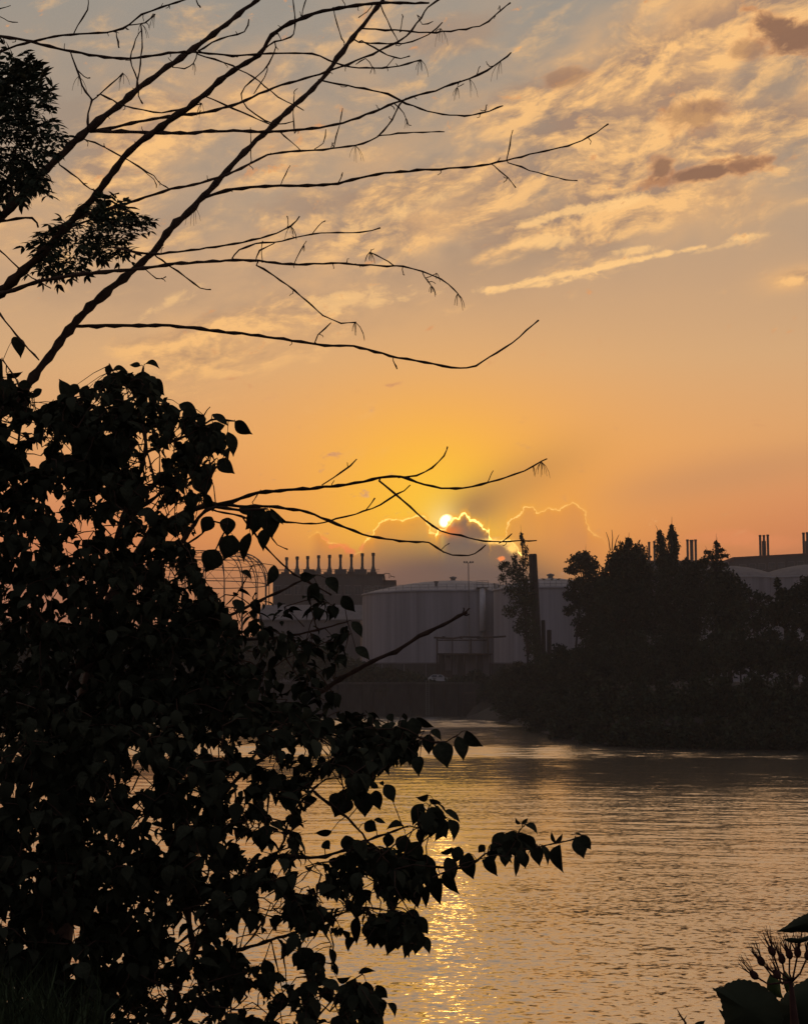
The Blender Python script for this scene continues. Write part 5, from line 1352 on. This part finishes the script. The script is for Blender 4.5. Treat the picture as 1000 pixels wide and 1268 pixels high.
for pts, w0, w1 in [([(492, 591), (516, 589), (534, 579), (549, 564), (554, 553)], 2.6, 1.6), ([(398, 601), (422, 585), (442, 569)], 2.2, 1.5), ([(453, 631), (464, 617)], 1.8, 1.4), ([(618, 672), (624, 669), (634, 661)], 1.8, 1.4), ([(604, 597), (607, 590), (610, 583)], 1.6, 1.3),
                    ([(332, 660), (344, 674), (356, 681)], 1.8, 1.4), ([(546, 681), (552, 676), (556, 673)], 1.3, 1.1), ([(313, 622), (318, 614), (323, 607)], 1.6, 1.2), ([(410, 601), (412, 597), (414, 595)], 1.5, 1.2), ([(627, 672), (625, 675), (622, 676)], 1.5, 1.2), ([(296, 628), (310, 640), (316, 650)], 1.6, 1.3), ([(432, 578), (430, 575), (430, 573)], 1.5, 1.1)]:
    B3(pts, w0, w1, True)
tassel(s3, bare, 672, 571, 9, 18); tassel(s3, bare, 664, 575, 4, 12)
Ys = 5.9
stb = thing('broken_branch', 'broken bare stick slanting up out of the leaves before the big tank', 'branch', at(400, 850, Ys))
s4 = Skel(Ys)
o = s4.branch([(390, 862), (430, 836), (469, 815), (489, 807), (519, 788), (549, 773), (573, 760), (578, 757)], 7, 4.2, 'shaft', M_twig, stb, slope=0, Y=Ys)
for pts in ([(576, 758), (580, 754), (582, 754)], [(574, 760), (578, 762), (581, 760)], [(571, 762), (574, 755), (573, 753)]):
    s4.branch(pts, 2.6, 2.0, 'bud', M_twig, stb, slope=0, Y=Ys, knob=False)

# ------------------------------------------------------------------ live ash leaves, upper left
def ash_leaf(n_pair, curl, seed):
    r_ = random.Random(seed); vs, fs = [], []
    def leaflet(P, D, N, L):
        M = frame(Vector(P), Vector(D), Vector(N), L)
        prof = ((0, .0), (.3, .19), (.6, .17), (1, .004))
        b = len(vs)
        for u, w in prof:
            for s in (-1, 0, 1): vs.append(tuple(M @ Vector((u, s * (w + .004), abs(s) * w * .4 - .16 * u * u))))
        for i in range(3):
            for k in (0, 1): fs.append((b + i * 3 + k, b + i * 3 + k + 1, b + i * 3 + k + 4, b + i * 3 + k + 3))
    ln = 1.0; pos = []
    for i in range(n_pair * 2 + 2):
        u = i / (n_pair * 2 + 1); pos.append(Vector((u * ln * (1 - .1 * curl * u), 0, -curl * .35 * u * u)))
    b = len(vs)
    for p in pos:
        for (y, z) in ((-.007, 0), (.007, 0), (0, .012)): vs.append((p.x, y, p.z + z))
    for i in range(len(pos) - 1):
        for k in range(3): fs.append((b + i * 3 + k, b + i * 3 + (k + 1) % 3, b + (i + 1) * 3 + (k + 1) % 3, b + (i + 1) * 3 + k))
    for k in range(n_pair):
        p = pos[3 + k * 2 if 3 + k * 2 < len(pos) else -1]
        for s in (-1, 1):
            leaflet(p, (.62 + r_.uniform(-.15, .2), s * .85, -.25 + r_.uniform(-.3, .2)), (0, s * .2, 1), .36 * r_.uniform(.85, 1.15))
    leaflet(pos[-1], (1, r_.uniform(-.2, .2), -.3), (0, 0, 1), .38)
    me = bpy.data.meshes.new('ash_leaf'); me.from_pydata(vs, [], fs); me.materials.append(M_leaf2); me.update()
    return me
AL = [ash_leaf(n, c, i) for i, (n, c) in enumerate(((4, .4), (3, .8), (4, 1.1), (3, .2)))]
def ash_cluster(mask, n, Ylo, Yhi, seed, cpx, lmin=.075, lmax=.12, n_parts=200):
    rs = random.Random(seed); k = 0; tries = 0; rest = []
    while k < n and tries < n * 20:
        tries += 1
        x, y = rs.uniform(min(p[0] for p in mask), max(p[0] for p in mask)), rs.uniform(min(p[1] for p in mask), max(p[1] for p in mask))
        if not in_poly(x, y, mask): continue
        P = at(x, y, rs.uniform(Ylo, Yhi)); C = at(*cpx, (Ylo + Yhi) / 2)
        o = (P - C); o = o.normalized() if o.length > 1e-4 else Vector((0, 0, 1))
        D = (o * .9 + Vector((rs.uniform(-.8, .8), rs.uniform(-.8, .8), rs.uniform(-.5, .7)))).normalized()
        N = Vector((rs.uniform(-.6, .6), rs.uniform(-1, .2), 1))
        L = rs.uniform(lmin, lmax)
        tip = to_px(P + D * L * 1.1); mid = to_px(P + D * L * .6)
        if not in_poly(*mid, mask) or (not in_poly(*tip, mask) and rs.random() < .7): continue
        me = AL[rs.randint(0, 3)]; R = frame(P, D, N, L); R.translation = P - ash.location; k += 1
        if k > n_parts:
            rest.append((me, R)); continue
        ob = bpy.data.objects.new('compound_leaf', me); COL.objects.link(ob)
        ob.parent = ash; ob.matrix_local = R
    if rest:
        m = MB()
        for me, R in rest:
            m.add([R @ v.co for v in me.vertices], [tuple(p.vertices) for p in me.polygons])
        o = m.build('leaves', M_leaf2); o.parent = ash; o['kind'] = 'stuff'
ash_cluster([(-50, 62), (14, 62), (30, 72), (52, 84), (58, 104), (66, 118), (80, 120), (70, 134), (76, 158), (80, 166), (70, 182), (68, 212), (66, 228), (52, 238), (20, 248), (-50, 262)], 440, 4.8, 5.6, 3, (0, 170))
ash_cluster([(40, 300), (44, 280), (62, 282), (90, 262), (100, 244), (124, 246), (146, 236), (162, 242), (160, 258), (182, 264), (176, 278), (160, 290), (158, 318), (146, 326), (120, 322), (84, 342), (60, 342), (42, 332)], 230, 4.85, 5.45, 4, (105, 290), .062, .10, 100)
sk.branch([(10, 262), (18, 200), (24, 140), (22, 90)], 4, 2, 'branch', M_twig, ash); sk.branch([(76, 288), (100, 276), (130, 268), (160, 262)], 3.5, 2, 'branch', M_twig, ash)

# ------------------------------------------------------------------ broad-leaved plant, lower right corner
HY = 1.75
hb = Vector((at(990, 1268, HY).x + .05, HY, 0)); hb.z = bank_z(hb.x, HY) - .03
hy = thing('flowering_plant', 'broad-leaved plant with spiky spent flower heads in the lower right corner', 'plant', hb)
def PH(x, y): return (820 + x * .18, 1100 + y * .18)
MB().tube([hb, hb.lerp(at(985, 1290, HY), .5) + Vector((.02, .01, 0)), at(985, 1290, HY), at(*PH(880, 640), HY)], [.010, .008, .006, .0022], 8).build('stem', M_stem, hy, True)
def blade(outline, Y, m, bend=.02, name='leaf', serr=0.0, tilt=0.0):
    """leaf with the traced edge, domed about its middle"""
    pts = []
    n = len(outline)
    for i in range(n):
        a, b = outline[i], outline[(i + 1) % n]
        d = math.hypot(b[0] - a[0], b[1] - a[1]); k = max(1, int(d / 3.2)) if serr else 1
        for j in range(k):
            u = j / k; nx_, ny_ = (b[1] - a[1]) / max(d, 1e-6), -(b[0] - a[0]) / max(d, 1e-6)
            s = serr * (1 - 2 * (j % 2)) * .5
            pts.append((a[0] + (b[0] - a[0]) * u + nx_ * s, a[1] + (b[1] - a[1]) * u + ny_ * s))
    cx_ = sum(p[0] for p in pts) / len(pts); cy_ = sum(p[1] for p in pts) / len(pts)
    vs = []; rings = (1.0, .72, .4)
    for r in rings:
        for p in pts: vs.append(at(cx_ + (p[0] - cx_) * r, cy_ + (p[1] - cy_) * r, Y - bend * (1 - r * r) + tilt * ((p[1] - cy_) * r) * .001))
    vs.append(at(cx_, cy_, Y - bend)); N_ = len(pts); fs = []
    for k in range(2):
        for i in range(N_): fs.append((k * N_ + i, k * N_ + (i + 1) % N_, (k + 1) * N_ + (i + 1) % N_, (k + 1) * N_ + i))
    for i in range(N_): fs.append((2 * N_ + i, 2 * N_ + (i + 1) % N_, 3 * N_))
    return MB().add(vs, fs).build(name, m, hy, True)
blade([PH(*p) for p in ((340, 685), (400, 684), (450, 650), (520, 624), (600, 632), (660, 655), (715, 690), (780, 740), (800, 790), (830, 900), (800, 1010), (600, 1060), (470, 1020), (425, 930), (400, 780), (375, 730))], HY, M_hyd, .02, serr=1.4)
blade([PH(*p) for p in ((790, 790), (850, 720), (920, 660), (1000, 618), (1100, 600), (1150, 700), (1120, 950), (950, 1040), (820, 1000), (780, 900))], HY + .06, M_hyd, .025, serr=1.2)
blade([PH(*p) for p in ((778, 298), (840, 265), (900, 215), (1000, 168), (1120, 130), (1160, 250), (1100, 300), (1000, 306), (940, 300), (880, 306))], HY - .05, M_hyd, .012, serr=.5)
blade([PH(*p) for p in ((830, 350), (880, 338), (930, 344), (1010, 322), (1100, 320), (1090, 370), (1000, 360), (940, 380), (870, 374))], HY - .03, M_hyd, .008)
blade([PH(*p) for p in ((735, 590), (770, 600), (805, 640), (815, 720), (830, 760), (770, 745), (715, 690), (715, 640))], HY + .02, M_hyd2, .006)
blade([PH(*p) for p in ((835, 560), (860, 590), (905, 660), (880, 700), (850, 720), (825, 650), (820, 600))], HY + .03, M_hyd2, .006)
blade([PH(*p) for p in ((380, 828), (420, 850), (445, 870), (480, 960), (430, 920))], HY + .03, M_hyd, .004)
heads = [((680, 510), (-.55, -1.0)), ((755, 440), (-.55, -1.0)), ((820, 495), (-.2, -1.1)), ((872, 462), (-.35, -1.15)), ((928, 450), (-.15, -1.2)), ((995, 470), (.2, -1.0)), ((635, 605), (-.75, -.8)), ((790, 600), (-.55, -.85))]
base_u = PH(890, 640)
for i, (p, d) in enumerate(heads):
    c = PH(*p); Yh = HY + random.uniform(-.03, .03)
    dl = math.hypot(*d); d = (d[0] / dl, d[1] / dl)
    st = [base_u, PH(890 * .4 + p[0] * .6 - 10, 640 * .45 + p[1] * .55 + 40), c]
    q = [at(*s, HY + (Yh - HY) * u) for s, u in zip(st, (0, .6, 1))]
    stalk = MB().tube([q[0], q[0].lerp(q[1], .6), q[1], q[1].lerp(q[2], .6), q[2]], [.0012, .0011, .0010, .0010, .0010], 6).build('flower_stalk', M_stem, hy, True)
    hd = thing_head = MB()
    c0 = at(c[0], c[1], Yh); ax = (at(c[0] + d[0] * 10, c[1] + d[1] * 10, Yh) - c0).normalized()
    pr_ = [(-.004, .0012), (-.002, .0034), (.001, .0042), (.004, .0036), (.007, .0024)]
    hd.tube([c0 + ax * a for a, r in pr_], [r for a, r in pr_], 8)
    ho = hd.build('flower_head', M_stem, None, True); adopt(ho, stalk)
    sp = MB()
    for k in range(13):
        a = random.uniform(0, 6.28); sprd = random.uniform(.05, .42)
        s1 = ax.orthogonal().normalized(); s2_ = ax.cross(s1)
        dd = (ax + (s1 * math.cos(a) + s2_ * math.sin(a)) * sprd).normalized()
        l = random.uniform(.014, .025); b0 = c0 + ax * .004 + (s1 * math.cos(a) + s2_ * math.sin(a)) * .0022
        bend = Vector((random.uniform(-.15, .15), 0, random.uniform(-.1, .2)))
        sp.tube([b0, b0 + dd * l * .5, b0 + (dd + bend).normalized() * l], [.0009 if k < 5 else .00035, .0006 if k < 5 else .0003, .0002], 5, False)
    so = sp.build('sepals', M_stem); adopt(so, stalk)
# young sprigs beside it
spb = Vector((at(858, 1268, 1.9).x, 1.9, 0)); spb.z = bank_z(spb.x, 1.9) - .02
spg = thing('young_sprig', 'small thorny sprig tip at the bottom edge left of the broad-leaved plant', 'plant', spb)
tipv = at(838, 1250, 1.9)
MB().tube([spb, spb.lerp(tipv, .6) + Vector((.012, 0, 0)), at(848, 1266, 1.9), at(842, 1258, 1.9), tipv], [.004, .003, .0016, .0012, .0004], 6).build('stem', M_stem, spg, True)
for (a, b_) in (((845, 1262), (840, 1264)), ((842, 1258), (838, 1259)), ((846, 1263), (850, 1257))):
    MB().tube([at(*a, 1.9), at(*b_, 1.9)], [.0009, .0002], 5).build('thorn', M_stem, spg)
o = bpy.data.objects.new('leaf', LV[0][0]); COL.objects.link(o); o.parent = spg
R = frame(at(858, 1275, 1.9), at(872, 1264, 1.9) - at(858, 1275, 1.9), EYE - at(858, 1275, 1.9), .018, .8); R.translation = R.translation - spg.location; o.matrix_local = R

# ------------------------------------------------------------------ feathery grass in the lower left corner
gr = MB(); rs = random.Random(9)
for k in range(420):
    x = rs.uniform(-40, 120); Y = rs.uniform(3.4, 4.2)
    b0 = at(x, 1300, Y); b0.z -= rs.uniform(.0, .2)
    top = at(x + rs.gauss(4, 40), rs.gauss(1212, 28) + max(0, x - 40) * .5, Y + rs.uniform(-.2, .2))
    m_ = b0.lerp(top, .5) + Vector((rs.uniform(-.03, .03), 0, .05))
    s = Vector((.0022, 0, 0)); i = len(gr.v)
    gr.v += [tuple(b0 - s), tuple(b0 + s), tuple(m_ + s * .8), tuple(m_ - s * .8), tuple(top)]
    gr.f += [(i, i + 1, i + 2, i + 3), (i + 3, i + 2, i + 4)]
g_ = gr.build('grass', M_grass); g_['kind'] = 'stuff'

# ------------------------------------------------------------------ evening haze over the river
hz = MB().box(-700, -30, -4, 700, 960, 44).build('haze', None) if False else None
hm = bpy.data.materials.new('evening_haze'); hm.use_nodes = True
t = hm.node_tree
for n in list(t.nodes):
    if n.type == 'BSDF_PRINCIPLED': t.nodes.remove(n)
pv = t.nodes.new('ShaderNodeVolumePrincipled')
pv.inputs['Color'].default_value = (0.86, 0.84, 0.82, 1)
pv.inputs['Density'].default_value = HAZE
pv.inputs['Anisotropy'].default_value = 0.35
t.links.new(pv.outputs[0], t.nodes['Material Output'].inputs['Volume'])
hb_ = MB().box(-700, -30, -4, 700, 960, 44).build('haze', hm)
tag(hb_, kind='stuff')
